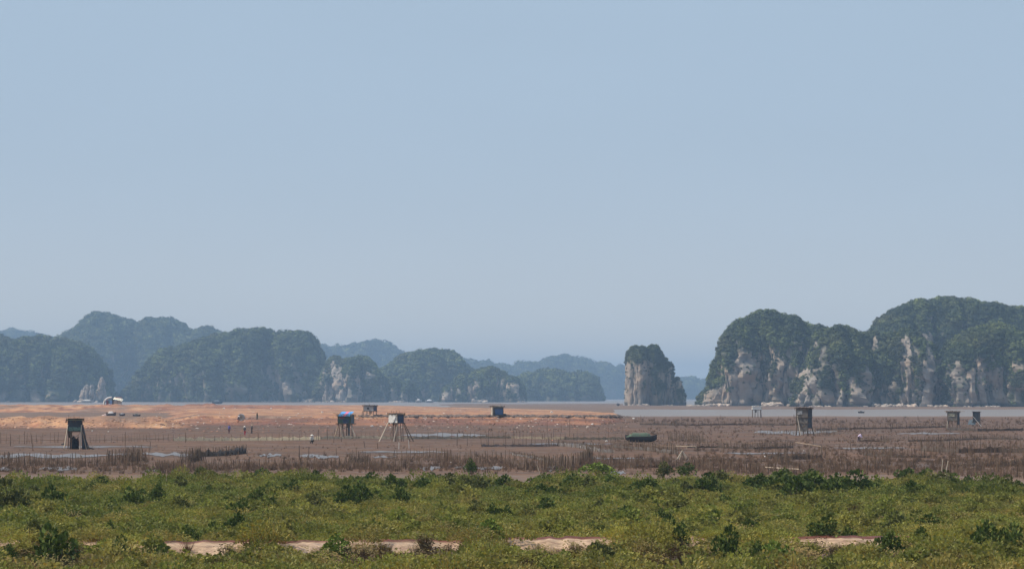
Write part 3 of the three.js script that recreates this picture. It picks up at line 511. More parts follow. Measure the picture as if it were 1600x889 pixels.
const bushGeo = [1, 2, 3, 4, 5, 6].map((k) => [bushCrown(500 + k), bushStem(600 + k)]);
const BUSHES = [[12, 812, 50, 45], [52, 782, 24, 14], [47, 767, 28, 12], [78, 800, 40, 32], [105, 812, 28, 20], [140, 778, 24, 14], [158, 768, 24, 12], [175, 808, 26, 20], [205, 800, 34, 30], [245, 800, 28, 34], [222, 786, 22, 16], [285, 808, 30, 20], [283, 774, 34, 18], [172, 848, 18, 16], [84, 892, 60, 58], [55, 868, 42, 20], [145, 864, 26, 24], [298, 858, 30, 20], [190, 878, 32, 25], [14, 892, 32, 24], [248, 889, 34, 26],
  [315, 757, 36, 20], [342, 762, 24, 12], [330, 784, 18, 14], [352, 806, 22, 18], [318, 808, 22, 13], [375, 816, 28, 28], [373, 846, 40, 34], [336, 844, 30, 22], [403, 796, 30, 22], [425, 808, 20, 18], [410, 754, 30, 14], [455, 780, 28, 22], [422, 776, 24, 16], [463, 808, 24, 20], [490, 810, 40, 26], [541, 801, 34, 28], [563, 797, 32, 32], [575, 770, 40, 24], [495, 755, 24, 13], [428, 858, 46, 24], [396, 858, 36, 24], [590, 794, 24, 16], [525, 874, 40, 24], [545, 775, 20, 12],
  [612, 774, 32, 24], [663, 773, 36, 20], [628, 800, 26, 28], [705, 773, 34, 22], [725, 770, 24, 18], [752, 777, 30, 26], [785, 774, 30, 24], [797, 784, 22, 16], [737, 742, 18, 17], [740, 814, 20, 20], [770, 816, 22, 12], [790, 816, 20, 11], [845, 784, 34, 20], [864, 785, 28, 20], [890, 774, 34, 22], [855, 808, 40, 14], [850, 767, 36, 18], [678, 757, 22, 13], [760, 866, 50, 24],
  [935, 745, 40, 18], [1037, 747, 26, 17], [1074, 745, 28, 13], [920, 774, 34, 20], [958, 768, 30, 18], [1012, 780, 40, 26], [1072, 780, 28, 22], [1053, 774, 26, 16], [1105, 780, 36, 28], [1125, 770, 40, 24], [1131, 801, 22, 20], [1188, 774, 34, 18], [978, 822, 34, 24], [935, 808, 18, 18], [1045, 847, 30, 26], [1033, 826, 20, 18], [1115, 828, 30, 18], [1170, 840, 28, 20], [935, 889, 46, 32], [1060, 866, 30, 24], [1138, 890, 44, 48], [1185, 893, 30, 30],
  [1216, 778, 36, 24], [1245, 787, 34, 24], [1270, 777, 36, 24], [1300, 784, 34, 22], [1335, 781, 42, 24], [1225, 754, 28, 14], [1266, 753, 30, 14], [1425, 786, 40, 26], [1418, 754, 34, 18], [1444, 760, 34, 18], [1290, 858, 44, 26], [1325, 857, 24, 16], [1213, 893, 50, 36], [1388, 879, 44, 34], [1362, 780, 20, 16], [1470, 768, 36, 22], [1492, 768, 26, 18], [1512, 766, 26, 14], [1568, 774, 32, 24], [1593, 777, 24, 18], [1508, 784, 20, 9], [1408, 840, 40, 26], [1450, 838, 40, 20], [1542, 876, 56, 44], [1584, 876, 46, 46], [1519, 852, 20, 24], [1438, 864, 24, 16]];
let LAND, ORD;
{
  LAND = [[116, 'dark hut'], [230, 'shore tent'], [345, 'dark slanted net'], [536, 'blue-roofed hut'], [618, 'white-sheeted hut'], [776, 'blue shack'], [890, 'orange fill tip'], [1002, 'green-covered boat'], [1066, 'pale tripod'], [1183, 'far white hut'], [1257, 'tower hut'], [1370, 'rugged hill'], [1491, 'two pale poles'], [1570, 'border hill']];
  const rowOf = (v) => v < 760 ? 'at the scrub edge' : v < 788 ? 'in upper scrub' : v < 830 ? 'in middle scrub' : v < 867 ? 'by the sandy dyke' : 'along the picture foot';
  const sets = {};
  BUSHES.forEach((b) => { const L = LAND.reduce((a, c) => Math.abs(c[0] - b[0]) < Math.abs(a[0] - b[0]) ? c : a), k = L[1] + '|' + rowOf(b[1]); (sets[k] ??= []).push(b); });
  ORD = ['first', 'second', 'third', 'fourth', 'fifth', 'sixth', 'seventh', 'eighth', 'ninth', 'tenth', 'eleventh', 'twelfth', 'thirteenth', 'fourteenth'];
  for (const k in sets) sets[k].sort((a, b) => a[0] - b[0]).forEach((b, i, all) => { const [land, row] = k.split('|'); b.text = `${row} below the ${land}` + (all.length > 1 ? `, ${ORD[i]} from left` : ''); });
  BUSHES.forEach((b, i) => {
    const [u, v, w, h] = b, d = dOf(v - 1), s = d / F, x = (u - 800) * s, [cg, sg] = bushGeo[i % 6];
    const bright = [102].includes(i) || (u === 1213) || (u === 935 && v === 745) || (u === 525) || u === 760;
    const tone = bright ? 2 : [0, 1, 0, 3][Math.floor(rnd() * 4)];
    const root = base('mangrove_bush', V(x, gh(x, -d) - 0.02, -d), rnd() * 6.28);
    const c = part(root, 'crown', cg, bushMat[tone]), st = part(root, 'stem', sg, barkMat), W = w * s * 0.5 * 1.3 * rr(.9, 1.15), H = Math.max(0.8, h * s * 0.74 + 0.25), big = u > 1160 && u < 1400 && v > 758 && v < 795 ? 1.3 : 1;
    c.scale.set(W * big, H * big, W * big); st.scale.set(W * big, H * big, W * big);
    const look = (w / h > 1.75 ? 'broad ' : w / h < 1.05 ? 'tall ' : h * s > 1.5 ? 'big ' : h * s < 0.85 ? 'small ' : 'round ') + ['dark green', 'green', 'bright green', 'dull green'][tone];
    tag(root, `${look} bush ${b.text}`, 'bush', 'mangrove bushes standing out of the scrub');
  });
}

// ---------------------------------------------------------------- stakes, fences and brush on the mud
const wood = { grey: std([0.18, 0.125, 0.08]), dark: std([0.082, 0.054, 0.036]), brown: std([0.15, 0.09, 0.054]), pale: std([0.52, 0.43, 0.33]), white: std([0.72, 0.69, 0.64]), tan: std([0.34, 0.25, 0.17]) };
function brushGeo(pts, n, h, spread, thick) {        // many thin dead stakes set along a line, joined
  const pos = [], idx = [];
  let total = 0; const seg = []; for (let i = 1; i < pts.length; i++) { const L = pts[i].distanceTo(pts[i - 1]); seg.push(L); total += L; }
  for (let k = 0; k < n; k++) {
    let t = rnd() * total, i = 0; while (i < seg.length - 1 && t > seg[i]) { t -= seg[i]; i++; }
    const p = pts[i].clone().lerp(pts[i + 1], t / seg[i]); p.x += rr(-.3, .3); p.z += rr(-1, 1) * spread;
    const H = h * rr(0.45, 1.15), r = thick * rr(0.6, 1.3), lean = V(rr(-.28, .28) * H, H, rr(-.28, .28) * H), a = pos.length / 3, o = rnd() * 6.28;
    for (let s = 0; s < 3; s++) { const q = o + s * 2.094; pos.push(p.x + Math.cos(q) * r, p.y - .05, p.z + Math.sin(q) * r, p.x + lean.x + Math.cos(q) * r * .6, p.y + lean.y, p.z + lean.z + Math.sin(q) * r * .6); }
    for (let s = 0; s < 3; s++) { const e = (s + 1) % 3; idx.push(a + s * 2, a + e * 2, a + s * 2 + 1, a + e * 2, a + e * 2 + 1, a + s * 2 + 1); }
    idx.push(a + 1, a + 3, a + 5);
  }
  return geoFrom(pos, idx);
}
function fence(name, label, px, o) {                 // px: [u, v] along its foot
  const pts = []; px.forEach(([u, v], i) => { if (i) { const [pu, pv] = px[i - 1], n = Math.max(1, Math.ceil(Math.abs(u - pu) / 40)); for (let k = 1; k < n; k++) pts.push(G(lerp(pu, u, k / n), lerp(pv, v, k / n))); } pts.push(G(u, v)); });
  const mid = pts[Math.floor(pts.length / 2)].clone(), loc = pts.map((p) => p.clone().sub(mid)), root = base(name, mid);
  const s = -mid.z / F, h = o.h * s;
  tag(root, label, o.category ?? 'fence', o.group);
  const gap = (o.gap ?? 11) * s, mat = wood[o.mat ?? 'grey'];
  let carry = 0;
  for (let i = 1; i < loc.length; i++) { const L = loc[i].distanceTo(loc[i - 1]); let t = carry; while (t < L) { const p = loc[i - 1].clone().lerp(loc[i], t / L), H = h * rr(1.0, 1.5) * (o.post ?? 1); pole(root, 'post', p, p.clone().add(V(rr(-.08, .08) * H, H, rr(-.1, .1) * H)), rr(.035, .065) * (o.fat ?? 1), rnd() < .25 ? wood.dark : mat); t += gap * rr(.6, 1.4); } carry = t - L; }
  if (o.rail) for (const f of o.rail) { const l = []; for (let i = 1; i < loc.length; i++) l.push(stick(loc[i - 1].clone().add(V(0, h * f, 0)), loc[i].clone().add(V(0, h * f * rr(.9, 1.1), 0)), .04, .04, 4)); part(root, 'rail', join(l), mat); }
  if (o.net) {
    const pos = [], idx = [], n = loc.length * 12;
    for (let i = 0; i <= n; i++) { const q = i / n * (loc.length - 1), k = Math.min(loc.length - 2, Math.floor(q)), p = loc[k].clone().lerp(loc[k + 1], q - k), sag = h * (o.netH ?? .8) * (0.8 + 0.3 * n2(i * .23, o.h)); for (let j = 0; j <= 3; j++) pos.push(p.x, p.y - .03 + sag * j / 3, p.z + .12 * n2(i * .4, j * .8)); }
    for (let i = 0; i < n; i++) for (let j = 0; j < 3; j++) { const a = i * 4 + j; idx.push(a, a + 4, a + 1, a + 4, a + 5, a + 1); }
    part(root, 'net', geoFrom(pos, idx), new THREE.MeshPhysicalMaterial({ color: rgb(...o.net), roughness: .9, transmission: .4, thickness: 0, side: THREE.DoubleSide }));
  }
  if (o.brush) { const m = part(root, 'brush', brushGeo(loc, Math.round(o.brush * .42), h * .85 * (o.brushH ?? 1), o.spread ?? .4, o.thick ?? .022), wood[o.brushMat ?? 'brown']); m.userData.kind = 'stuff'; }
  return root;
}
const NETG = [0.72, 0.6, 0.4];
fence('net_fence', 'pale green net fence on posts right of the dark slanted net', [[270, 689], [330, 689], [420, 688.5], [500, 687]], { h: 8, gap: 12, net: NETG, brush: 70, brushH: .5, brushMat: 'dark' });
fence('net_fence', 'grey net fence behind the legs of the white-sheeted hut', [[500, 686], [560, 685], [640, 686], [720, 686]], { h: 8, gap: 12, net: [0.34, 0.29, 0.215], netH: .6, brush: 240, brushH: .7, brushMat: 'dark' });
fence('net_fence', 'pale tan net fence running left from the green-covered boat', [[715, 685], [800, 685], [880, 687], [976, 687]], { h: 8, gap: 11, net: [0.33, 0.26, 0.17], netH: .6, brush: 200, brushH: .6, brushMat: 'dark' });
fence('brush_net', 'dark slanted brush net lying on the mud left of centre', [[303, 714], [335, 713], [362, 711], [384, 708]], { h: 11, gap: 9, post: .95, net: [0.085, 0.065, 0.05], netH: 1.05, brush: 700, brushMat: 'dark', category: 'net' });
fence('brush_net', 'dark diagonal net lying on the mud below the blue shack', [[800, 711], [830, 716], [848, 720], [868, 727]], { h: 6, gap: 12, post: .9, net: [0.10, 0.075, 0.065], netH: .7, brush: 400, brushMat: 'dark', category: 'net' });
fence('net_fence', 'low net fence with square bays below the blue shack', [[752, 698], [800, 698], [850, 698], [872, 697]], { h: 10, gap: 13, net: [0.19, 0.15, 0.13], netH: .45, brush: 120, brushH: .5, brushMat: 'dark' });
fence('net_fence', 'dark net fence sloping down right of the bays below the shack', [[872, 697], [905, 700], [935, 706], [960, 708]], { h: 9, gap: 9, net: [0.12, 0.095, 0.085], netH: .8, brush: 380, brushMat: 'dark' });
fence('stake_fence', 'thin row of stakes left of the dark hut', [[0, 693], [50, 693], [98, 692]], { h: 13, gap: 12.5, fat: .8, rail: [.35], brush: 20 });
fence('stake_fence', 'thin row of stakes right of the dark hut', [[140, 692], [190, 691], [262, 689]], { h: 10, gap: 11, fat: .8, rail: [.35], brush: 20 });
fence('stake_fence', 'row of dark stakes among pools under the dark hut', [[0, 727], [60, 728], [120, 729], [215, 728]], { h: 15, gap: 5, brush: 900, brushMat: 'brown', brushH: 1, spread: 6 });
fence('stake_fence', 'bushy row of stakes below the dark hut\'s right side', [[168, 722], [195, 722], [222, 720]], { h: 22, gap: 4, brush: 600, brushMat: 'brown', spread: 7, post: .8 });
fence('stake_fence', 'tangle of dead brush at the left end of the slanted net', [[282, 722], [300, 723], [312, 720]], { h: 20, gap: 5, brush: 420, spread: 6, brushMat: 'dark', post: .8 });
fence('stake_fence', 'long stake row behind the scrub below the slanted net', [[215, 735], [300, 735], [400, 731], [470, 729]], { h: 12, gap: 7, brush: 1300, spread: 8 });
fence('stake_fence', 'stake row behind the scrub below the blue-roofed hut', [[470, 729], [540, 730], [600, 734], [660, 735]], { h: 13, gap: 7, brush: 1200, spread: 8 });
fence('stake_fence', 'bushy stakes between the blue-roofed and white-sheeted huts', [[545, 722], [560, 722], [575, 722]], { h: 15, gap: 4, brush: 260, spread: 5, brushMat: 'dark' });
fence('stake_fence', 'stake row right under the white-sheeted hut', [[615, 720], [650, 720], [700, 719]], { h: 14, gap: 6, brush: 420, spread: 6 });
fence('stake_fence', 'grey stake row under the blue shack behind pools', [[690, 724], [740, 724], [800, 725]], { h: 15, gap: 6, brush: 620, spread: 7 });
fence('stake_fence', 'stake row behind the scrub beside the dark diagonal net', [[800, 733], [850, 736], [905, 730], [925, 722]], { h: 17, gap: 6, brush: 800, spread: 7 });
fence('stake_fence', 'dark stake fence sloping down below the green-covered boat', [[955, 700], [1000, 703], [1030, 707], [1060, 710]], { net: [0.085, 0.058, 0.04], netH: .6, h: 11, gap: 7, brush: 620, spread: 2.5, brushMat: 'brown', rail: [.9] });
fence('stake_fence', 'brushy fence left of the pale tripod behind the scrub', [[925, 727], [990, 731], [1050, 731], [1110, 733]], { net: [0.11, 0.072, 0.047], netH: 0.42, h: 12, gap: 8, brush: 1100, spread: 8 });
fence('stake_fence', 'dense stake stand right of the green-covered boat', [[1045, 688], [1075, 689], [1100, 690]], { h: 11, gap: 5, brush: 420, spread: 6, brushMat: 'grey' });
fence('stake_fence', 'dark brush fence right of the pale tripod', [[1075, 700], [1120, 700], [1180, 702], [1240, 700]], { net: [0.085, 0.058, 0.04], netH: 0.42, h: 9, gap: 8, brush: 760, spread: 3, brushMat: 'dark', rail: [1] });
fence('stake_fence', 'brush row beneath the tower hut with pink rail', [[1200, 717], [1240, 718], [1285, 717]], { net: [0.11, 0.072, 0.047], netH: .6, h: 12, gap: 7, brush: 480, spread: 4, brushMat: 'dark' });
fence('stake_fence', 'grey-white stake fence standing in water round the tower hut', [[1178, 680], [1230, 680], [1270, 680], [1310, 679]], { h: 8, gap: 5, mat: 'tan', brush: 240, brushMat: 'grey', brushH: .9 });
fence('stake_fence', 'dark stake row far left of the tower hut', [[1000, 664], [1080, 665], [1160, 664], [1240, 665]], { net: [0.085, 0.058, 0.04], netH: 0.42, h: 7, gap: 9, brush: 900, spread: 12, brushMat: 'dark' });
fence('stake_fence', 'dark stake row right of the tower hut', [[1275, 673], [1330, 671], [1400, 670], [1480, 668]], { net: [0.11, 0.072, 0.047], netH: 0.42, h: 8, gap: 8, brush: 1000, spread: 12, brushMat: 'dark' });
fence('stake_fence', 'brush row between the two far right huts', [[1480, 672], [1530, 674], [1600, 673]], { net: [0.085, 0.058, 0.04], netH: .6, h: 8, gap: 9, brush: 520, spread: 8, brushMat: 'dark' });
fence('stake_fence', 'brush fence with white-clothed person beside it', [[1345, 690], [1375, 690], [1392, 691]], { net: [0.11, 0.072, 0.047], netH: 0.42, h: 8, gap: 6, brush: 260, spread: 3, brushMat: 'brown', rail: [.2] });
fence('stake_fence', 'long brush fence under the two far right huts', [[1420, 690], [1480, 689], [1540, 686], [1600, 687]], { net: [0.085, 0.058, 0.04], netH: 0.42, h: 7, gap: 9, brush: 900, spread: 5, brushMat: 'dark' });
fence('stake_fence', 'stake fence with tall bays above the two pale poles', [[1440, 705], [1500, 708], [1560, 707], [1610, 708]], { net: [0.11, 0.072, 0.047], netH: .6, h: 16, gap: 7, brush: 900, spread: 6, brushMat: 'brown' });
fence('stake_fence', 'stake row left of the two pale poles', [[1350, 712], [1400, 715], [1455, 716]], { net: [0.085, 0.058, 0.04], netH: 0.42, h: 12, gap: 7, brush: 640, spread: 6, brushMat: 'brown' });
fence('stake_fence', 'brush row right of the two pale poles by the scrub', [[1485, 728], [1540, 729], [1610, 727]], { net: [0.11, 0.072, 0.047], netH: 0.42, h: 10, gap: 8, brush: 800, spread: 6, brushMat: 'dark' });
fence('stake_fence', 'brush row behind the scrub under the tower hut', [[1110, 737], [1200, 740], [1300, 738], [1400, 736]], { h: 12, gap: 8, brush: 1500, spread: 8, brushMat: 'brown' });
fence('stake_fence', 'brush row behind the scrub at the right border', [[1480, 742], [1540, 744], [1615, 747]], { h: 13, gap: 9, brush: 900, spread: 7, brushMat: 'brown' });
// loose dead brush, stubs and clods between the rows: nobody could count them
{
  const tuft = (seed, n, h) => { const r = mulberry(seed), l = []; for (let i = 0; i < n; i++) { const a = r() * 6.28, q = r() * .35, H = h * (.4 + r() * .7); l.push(stick(V(Math.cos(a) * q, -.05, Math.sin(a) * q), V(Math.cos(a) * q + (r() - .5) * .5 * H, H, Math.sin(a) * q + (r() - .5) * .4 * H), .022 + r() * .012, .012, 3)); } return join(l); };
  const geos = [tuft(71, 9, .8), tuft(72, 13, .6), tuft(73, 5, 1.0)], mats = [std([0.165, 0.095, 0.055]), std([0.12, 0.074, 0.045]), std([0.21, 0.13, 0.075])], ls = [[], [], []];
  // [u from, u to, row, spread of rows, how many, size]
  for (const [a, b, v, w, n, k] of [[-40, 300, 734, 8, 520, 1], [-40, 240, 724, 8, 220, 1], [240, 480, 733, 7, 520, 1], [480, 700, 732, 7, 420, 1], [690, 930, 730, 10, 560, 1], [560, 780, 718, 6, 160, .9], [330, 560, 716, 6, 90, .8],
    [920, 1130, 726, 14, 700, 1], [1080, 1640, 730, 14, 1700, 1], [1100, 1640, 714, 10, 900, .9], [920, 1640, 697, 10, 900, .8], [980, 1640, 682, 8, 700, .7], [980, 1640, 660, 6, 1100, .8], [1000, 1640, 668, 8, 600, .7], [980, 1640, 675, 2, 420, .6], [1000, 1640, 690.5, 2, 420, .65], [960, 1640, 704, 2.5, 480, .75], [1100, 1640, 721, 2.5, 480, .8], [-40, 470, 701, 6, 70, .5], [420, 760, 699, 6, 60, .5], [640, 985, 663, 8, 260, .55], [700, 980, 674, 4, 160, .6], [500, 700, 660, 5, 60, .5]])
    for (let i = 0; i < n; i++) { const u = rr(a, b), vv = v + (rnd() + rnd() + rnd() - 1.5) * w * .9; if (fbm2(u * .025, vv * .2, 3) < -0.12) continue; const p = G(u, vv), s = k * rr(.35, 1.05) * Math.max(1, -p.z / 520); ls[Math.floor(rnd() * 3)].push([p, V(s * 1.3, s * rr(.5, 1.1), s), rnd() * 6.28, null]); }
  ls.forEach((l, i) => { const m = scatter(null, 'dead_brush', geos[i], mats[i], l); m.name = numbered('dead_brush'); scene.add(m); tag(m, ['dry brown brush scattered in rows over the mud', 'dark low brush scattered in rows over the mud', 'pale thin stubs scattered in rows over the mud'][i], 'brush', null, 'stuff'); });
  const clod = [], pale = [];
  for (let i = 0; i < 900; i++) { const u = rr(560, 985), p = G(u, 650.5 + rr(-1.2, 1.6)), s = rr(.25, .75); clod.push([p, V(s * 1.6, s, s), rnd() * 6, rgb(...mixc([.10, .075, .06], [.2, .14, .11], rnd()))]); }
  for (let i = 0; i < 700; i++) { const u = rr(250, 985), p = G(u, rr(652, 676)), s = rr(.12, .38); clod.push([p, V(s * 1.5, s, s), rnd() * 6, rgb(...mixc([.12, .075, .06], [.34, .17, .11], rnd()))]); }
  for (let i = 0; i < 260; i++) { const u = rr(-20, 260), p = G(u, rr(653, 670)), s = rr(.12, .5); clod.push([p, V(s * 1.5, s, s), rnd() * 6, rgb(...mixc([.3, .16, .1], [.5, .3, .2], rnd()))]); }
  for (let i = 0; i < 240; i++) { const u = rr(240, 985), p = G(u, rr(634, 670)), s = rr(.15, .4); pale.push([p, V(s * 1.4, s, s), rnd() * 6, rgb(...mixc([.45, .32, .24], [.68, .58, .5], rnd()))]); }
  for (let i = 0; i < 1100; i++) { const u = rr(-20, 1620), v = rr(672, 740), p = G(u, v), s = rr(.06, .2); clod.push([p, V(s * 2.2, s, s), rnd() * 6, rgb(...mixc([.10, .07, .06], [.2, .14, .11], rnd()))]); }
  const cm = scatter(null, 'earth_rubble', boulderGeo, std([1, 1, 1]), clod); cm.name = numbered('earth_rubble'); scene.add(cm); tag(cm, 'dark and red clods lying over the mud and earth banks', 'rubble', null, 'stuff');
  const pm = scatter(null, 'stone_rubble', boulderGeo, std([1, 1, 1]), pale); pm.name = numbered('stone_rubble'); scene.add(pm); tag(pm, 'pale stones lying over the orange earth fill', 'rubble', null, 'stuff');
}
function stakeThing(label, a, b, r, mat, group, bend = 0.02) { // one pole standing in the mud, from foot to tip
  const d = b.clone().sub(a), m = top('stake', poleGeo[Math.floor(rnd() * 3)], mat, a);
  m.scale.set(r, d.length(), r); m.quaternion.setFromUnitVectors(UP, d.normalize());
  return tag(m, label, 'stake', group);
}
function stakePx(label, u, v, h, r, mat, lean = 0, group) { const p = G(u, v), s = -p.z / F; return stakeThing(label, p, p.clone().add(V(lean * s, h * s, rr(-.1, .1))), r, mat, group); }
stakePx('upright pale pole, left of the two at the scrub edge', 1472, 744, 26, .06, wood.pale, 2);
stakePx('leaning pale pole, right of the two at the scrub edge', 1478, 744, 24, .06, wood.pale, 5);
stakePx('pale thin post above the two pale poles', 1475, 706, 26, .055, wood.tan, 0);
stakePx('tall dark stake left of the two pale poles', 1440, 716, 28, .05, wood.dark, 1);
stakePx('short white post in front of the white-sheeted hut', 623, 702, 11, .06, wood.white, 0);
stakePx('white-tipped post right in front of the white-sheeted hut', 639, 701, 13, .055, wood.white, -1);
stakePx('brown post in front of the left leg of the white-sheeted hut', 590, 701, 9, .06, wood.brown, -1);
stakePx('brown short post left of the white-sheeted hut', 570, 700, 11, .06, wood.dark, -2);
stakePx('tall pale stick in the scrub near the top left', 259, 768, 32, .03, wood.tan, 0);
stakePx('pale leaning pole at the scrub edge below the blue shack', 846, 748, 22, .035, wood.pale, -7);
stakePx('short pale stump at the scrub edge below the blue shack', 847, 752, 8, .07, wood.white, 0);
stakePx('thin pale stick in the scrub under the green-covered boat', 1044, 758, 16, .035, wood.tan, 0);
stakePx('thin white stick in the scrub under the tower hut', 1312, 754, 16, .035, wood.white, -1);
stakePx('thin pale stick in the scrub under the white-sheeted hut', 700, 752, 18, .03, wood.tan, 1);
stakePx('short white stick in the left scrub', 317, 787, 9, .03, wood.white, 0);
for (const [u, v, h, l] of [[15, 697, 15, 0], [37, 694, 20, 0], [50, 704, 24, -2], [63, 694, 12, 0], [133, 690, 14, 0], [162, 690, 11, 0], [194, 715, 40, 1], [233, 706, 16, 1], [289, 692, 16, 0], [467, 718, 22, 0], [482, 717, 18, 0], [525, 712, 12, 0], [497, 688, 17, 0], [511, 688, 20, 0], [521, 692, 22, 1], [533, 690, 22, 0], [470, 686, 16, 0], [540, 696, 6, 0], [714, 697, 20, 0], [730, 697, 18, 0], [695, 718, 14, 0], [703, 718, 16, 1], [735, 720, 18, 0], [763, 697, 26, 0], [790, 700, 24, 0], [804, 697, 20, 0], [817, 696, 18, 0], [830, 698, 26, 1], [857, 693, 12, 0], [865, 684, 14, 0], [890, 682, 26, 0], [902, 690, 18, 0], [920, 724, 26, 0], [806, 672, 9, 0], [855, 674, 14, 0], [877, 676, 16, 0], [951, 686, 18, 0], [972, 676, 10, 1], [926, 722, 24, 0], [978, 735, 20, 0], [1091, 712, 18, 0], [1131, 728, 18, 1], [1284, 718, 22, 1], [1290, 716, 18, 0], [1233, 738, 20, 0], [1316, 730, 18, 0], [1356, 722, 24, 0], [1390, 728, 18, 0], [1417, 733, 16, 0], [1429, 738, 20, 0], [1491, 712, 20, 0], [1549, 708, 14, 0], [1575, 710, 18, 0], [1587, 706, 14, 0], [1579, 730, 16, -4], [1537, 740, 18, 0], [1330, 704, 12, 0], [1272, 697, 12, 0], [1215, 702, 10, 0], [1166, 704, 12, 0]])
  stakePx('', u, v, h, rr(.04, .06), rnd() < .5 ? wood.dark : wood.brown, l, 'single dark stakes in the mud').userData.at = u;
{
  const sets = {};
  scene.children.filter((o) => o.userData.at !== undefined).forEach((o) => { const u = o.userData.at, L = LAND.reduce((a, c) => Math.abs(c[0] - u) < Math.abs(a[0] - u) ? c : a); (sets[L[1]] ??= []).push(o); });
  for (const k in sets) sets[k].sort((a, b) => a.userData.at - b.userData.at).forEach((o, i, all) => { delete o.userData.at; o.userData.label = `thin lone stake on mud near the ${k}` + (all.length > 1 ? `, ${ORD[i]} from left` : ''); });
}
{ // pale tripod of sticks
  const c = G(1066, 718), s = -c.z / F, t = base('pole_tripod', c);
  for (const [x0, x1, z] of [[-8, 1, 0.3], [-3, 1.5, -.5], [9, 0, .2], [4, -.5, -.6]]) pole(t, 'leg', V(x0 * s, 0, z), V(x1 * s, 14 * s, 0), .055, wood.pale);
  tag(t, 'pale tripod of leaning sticks on the mud below the green-covered boat', 'tripod');
}
function railThing(name, label, a, b, h, ph, mat, r = .05) { // a horizontal pole on two or three posts
  const p = G(...a), q = G(...b), s = -p.z / F, root = base(name, p), L = q.clone().sub(p);
  pole(root, 'rail', V(0, h * s, 0), L.clone().add(V(0, h * s, 0)), r, mat);
  for (const f of ph) pole(root, 'post', L.clone().multiplyScalar(f), L.clone().multiplyScalar(f).add(V(0, h * s * 1.05, 0)), r, mat);
  return tag(root, label, 'rail');
}
railThing('pole_rail', 'long thin pole rail running right from the green-covered boat', [1020, 686], [1070, 686], 8.5, [0.02, .35, .7, 1], wood.brown, .06);
railThing('pole_rail', 'pinkish pole rail with a tall right post under the tower hut', [1248, 710], [1284, 717], 18, [0.5, 1], wood.tan, .06);
railThing('pole_rail', 'low pale pole lying behind the scrub under the tower hut', [1202, 734], [1252, 737], 3.5, [0, .3, .6, 1], wood.pale, .07);
railThing('pole_rail', 'low pale pole along the brush right of the pale tripod', [1058, 702], [1088, 703], 5, [0, .5, 1], wood.pale, .05);
for (const [u, v, w, text] of [[863, 689, 3.5, 'small orange and white float on the mud below the blue shack'], [705, 723, 3, 'small white scrap near the pools under the white-sheeted hut'], [1257, 705, 3.5, 'round white scrap on the mud under the tower hut'], [1196, 714, 3.5, 'round white scrap left of the brush row under the tower hut'], [948, 690, 4, 'flat white scrap at the foot of the tan net fence'], [349, 639, 4.5, 'white scrap on the orange heaps by the left middle'], [423, 639, 3.5, 'white scrap on the orange bank left of the blue-roofed hut'], [503, 645, 4, 'white scrap on the orange fill beside the blue-roofed hut'], [862, 645, 5, 'white block on the orange fill right of the blue shack'], [862, 658, 3.5, 'white scrap on the red slope right of the blue shack'], [730, 668, 3, 'white scrap on the red slope left of the blue shack'], [926, 664, 5, 'flat white scrap on the slope near the end of the fill'], [581, 667, 5, 'flat pale stone below the small grey hut'], [143, 674, 3, 'white scrap on the mud right of the dark hut'], [168, 675, 3, 'second white scrap on the mud right of the dark hut'], [1078, 725, 4, 'white scrap right below the pale tripod'], [990, 655, 4.5, 'bright stone at the tip of the orange fill']]) {
  const p = G(u, v), s = -p.z / F * w * .5, m = top('plastic_scrap', boulderGeo, text.startsWith('small orange') ? std([.7, .35, .22]) : std([.74, .70, .64]), p); m.scale.set(s * 1.2, s * .9, s); m.rotation.y = rnd() * 6; m.position.y += s * .4; tag(m, text, 'scrap');
}

// ---------------------------------------------------------------- huts on stilts
const HM = { thatch: std([0.10, 0.085, 0.065]), plank: std([0.16, 0.14, 0.12]), darkTarp: std([0.045, 0.05, 0.06], .7), navy: std([0.035, 0.055, 0.11], .6), blue: std([0.03, 0.09, 0.22], .6), sky: std([0.10, 0.36, 0.75], .5), pink: std([0.75, 0.20, 0.35], .5), white: std([0.82, 0.80, 0.74], .7), green: std([0.05, 0.09, 0.06], .7), red: std([0.20, 0.05, 0.06], .7), grey: std([0.30, 0.30, 0.30], .8), slate: std([0.11, 0.145, 0.17], .7), cream: std([0.55, 0.48, 0.38], .8), black: std([0.02, 0.021, 0.024], .9), pgreen: std([0.12, 0.20, 0.15], .7) };
function roofSheet(w, dp, y, mat, root, name, sag = .06, tilt = 0) { return part(root, name, cloth(w, dp, 10, 6, (s, t) => V((s - .5) * w, y + tilt * (t - .5) + sag * n2(s * 4 + y, t * 3) - .04 * Math.abs(s - .5), (t - .5) * dp)), mat); }
function panel(root, name, w, h, x, y, z, turn, mat, seed) { // a wall panel of slightly uneven sheets, facing local +z before it is turned
  const m = part(root, name, cloth(w, h, 8, 5, (s, t) => V((s - .5) * w, (t - .5) * h, .1 * n2(s * 5 + seed, t * 4))), mat);
  m.position.set(x, y, z); m.rotation.y = turn; return m;
}
function cabin(root, w, h, dp, y, m) {               // four wall panels round a box: m = [front, back, left, right]
  panel(root, 'wall_panel', w, h, 0, y + h / 2, dp / 2, 0, m[0], 1); panel(root, 'wall_panel', w, h, 0, y + h / 2, -dp / 2, Math.PI, m[1], 2);
  panel(root, 'wall_panel', dp, h, -w / 2, y + h / 2, 0, -Math.PI / 2, m[2], 3); panel(root, 'wall_panel', dp, h, w / 2, y + h / 2, 0, Math.PI / 2, m[3], 4);
  for (const sx of [-1, 1]) for (const sz of [-1, 1]) pole(root, 'corner_post', V(sx * w / 2, y - .1, sz * dp / 2), V(sx * w / 2, y + h + .1, sz * dp / 2), .05, wood.grey);
}
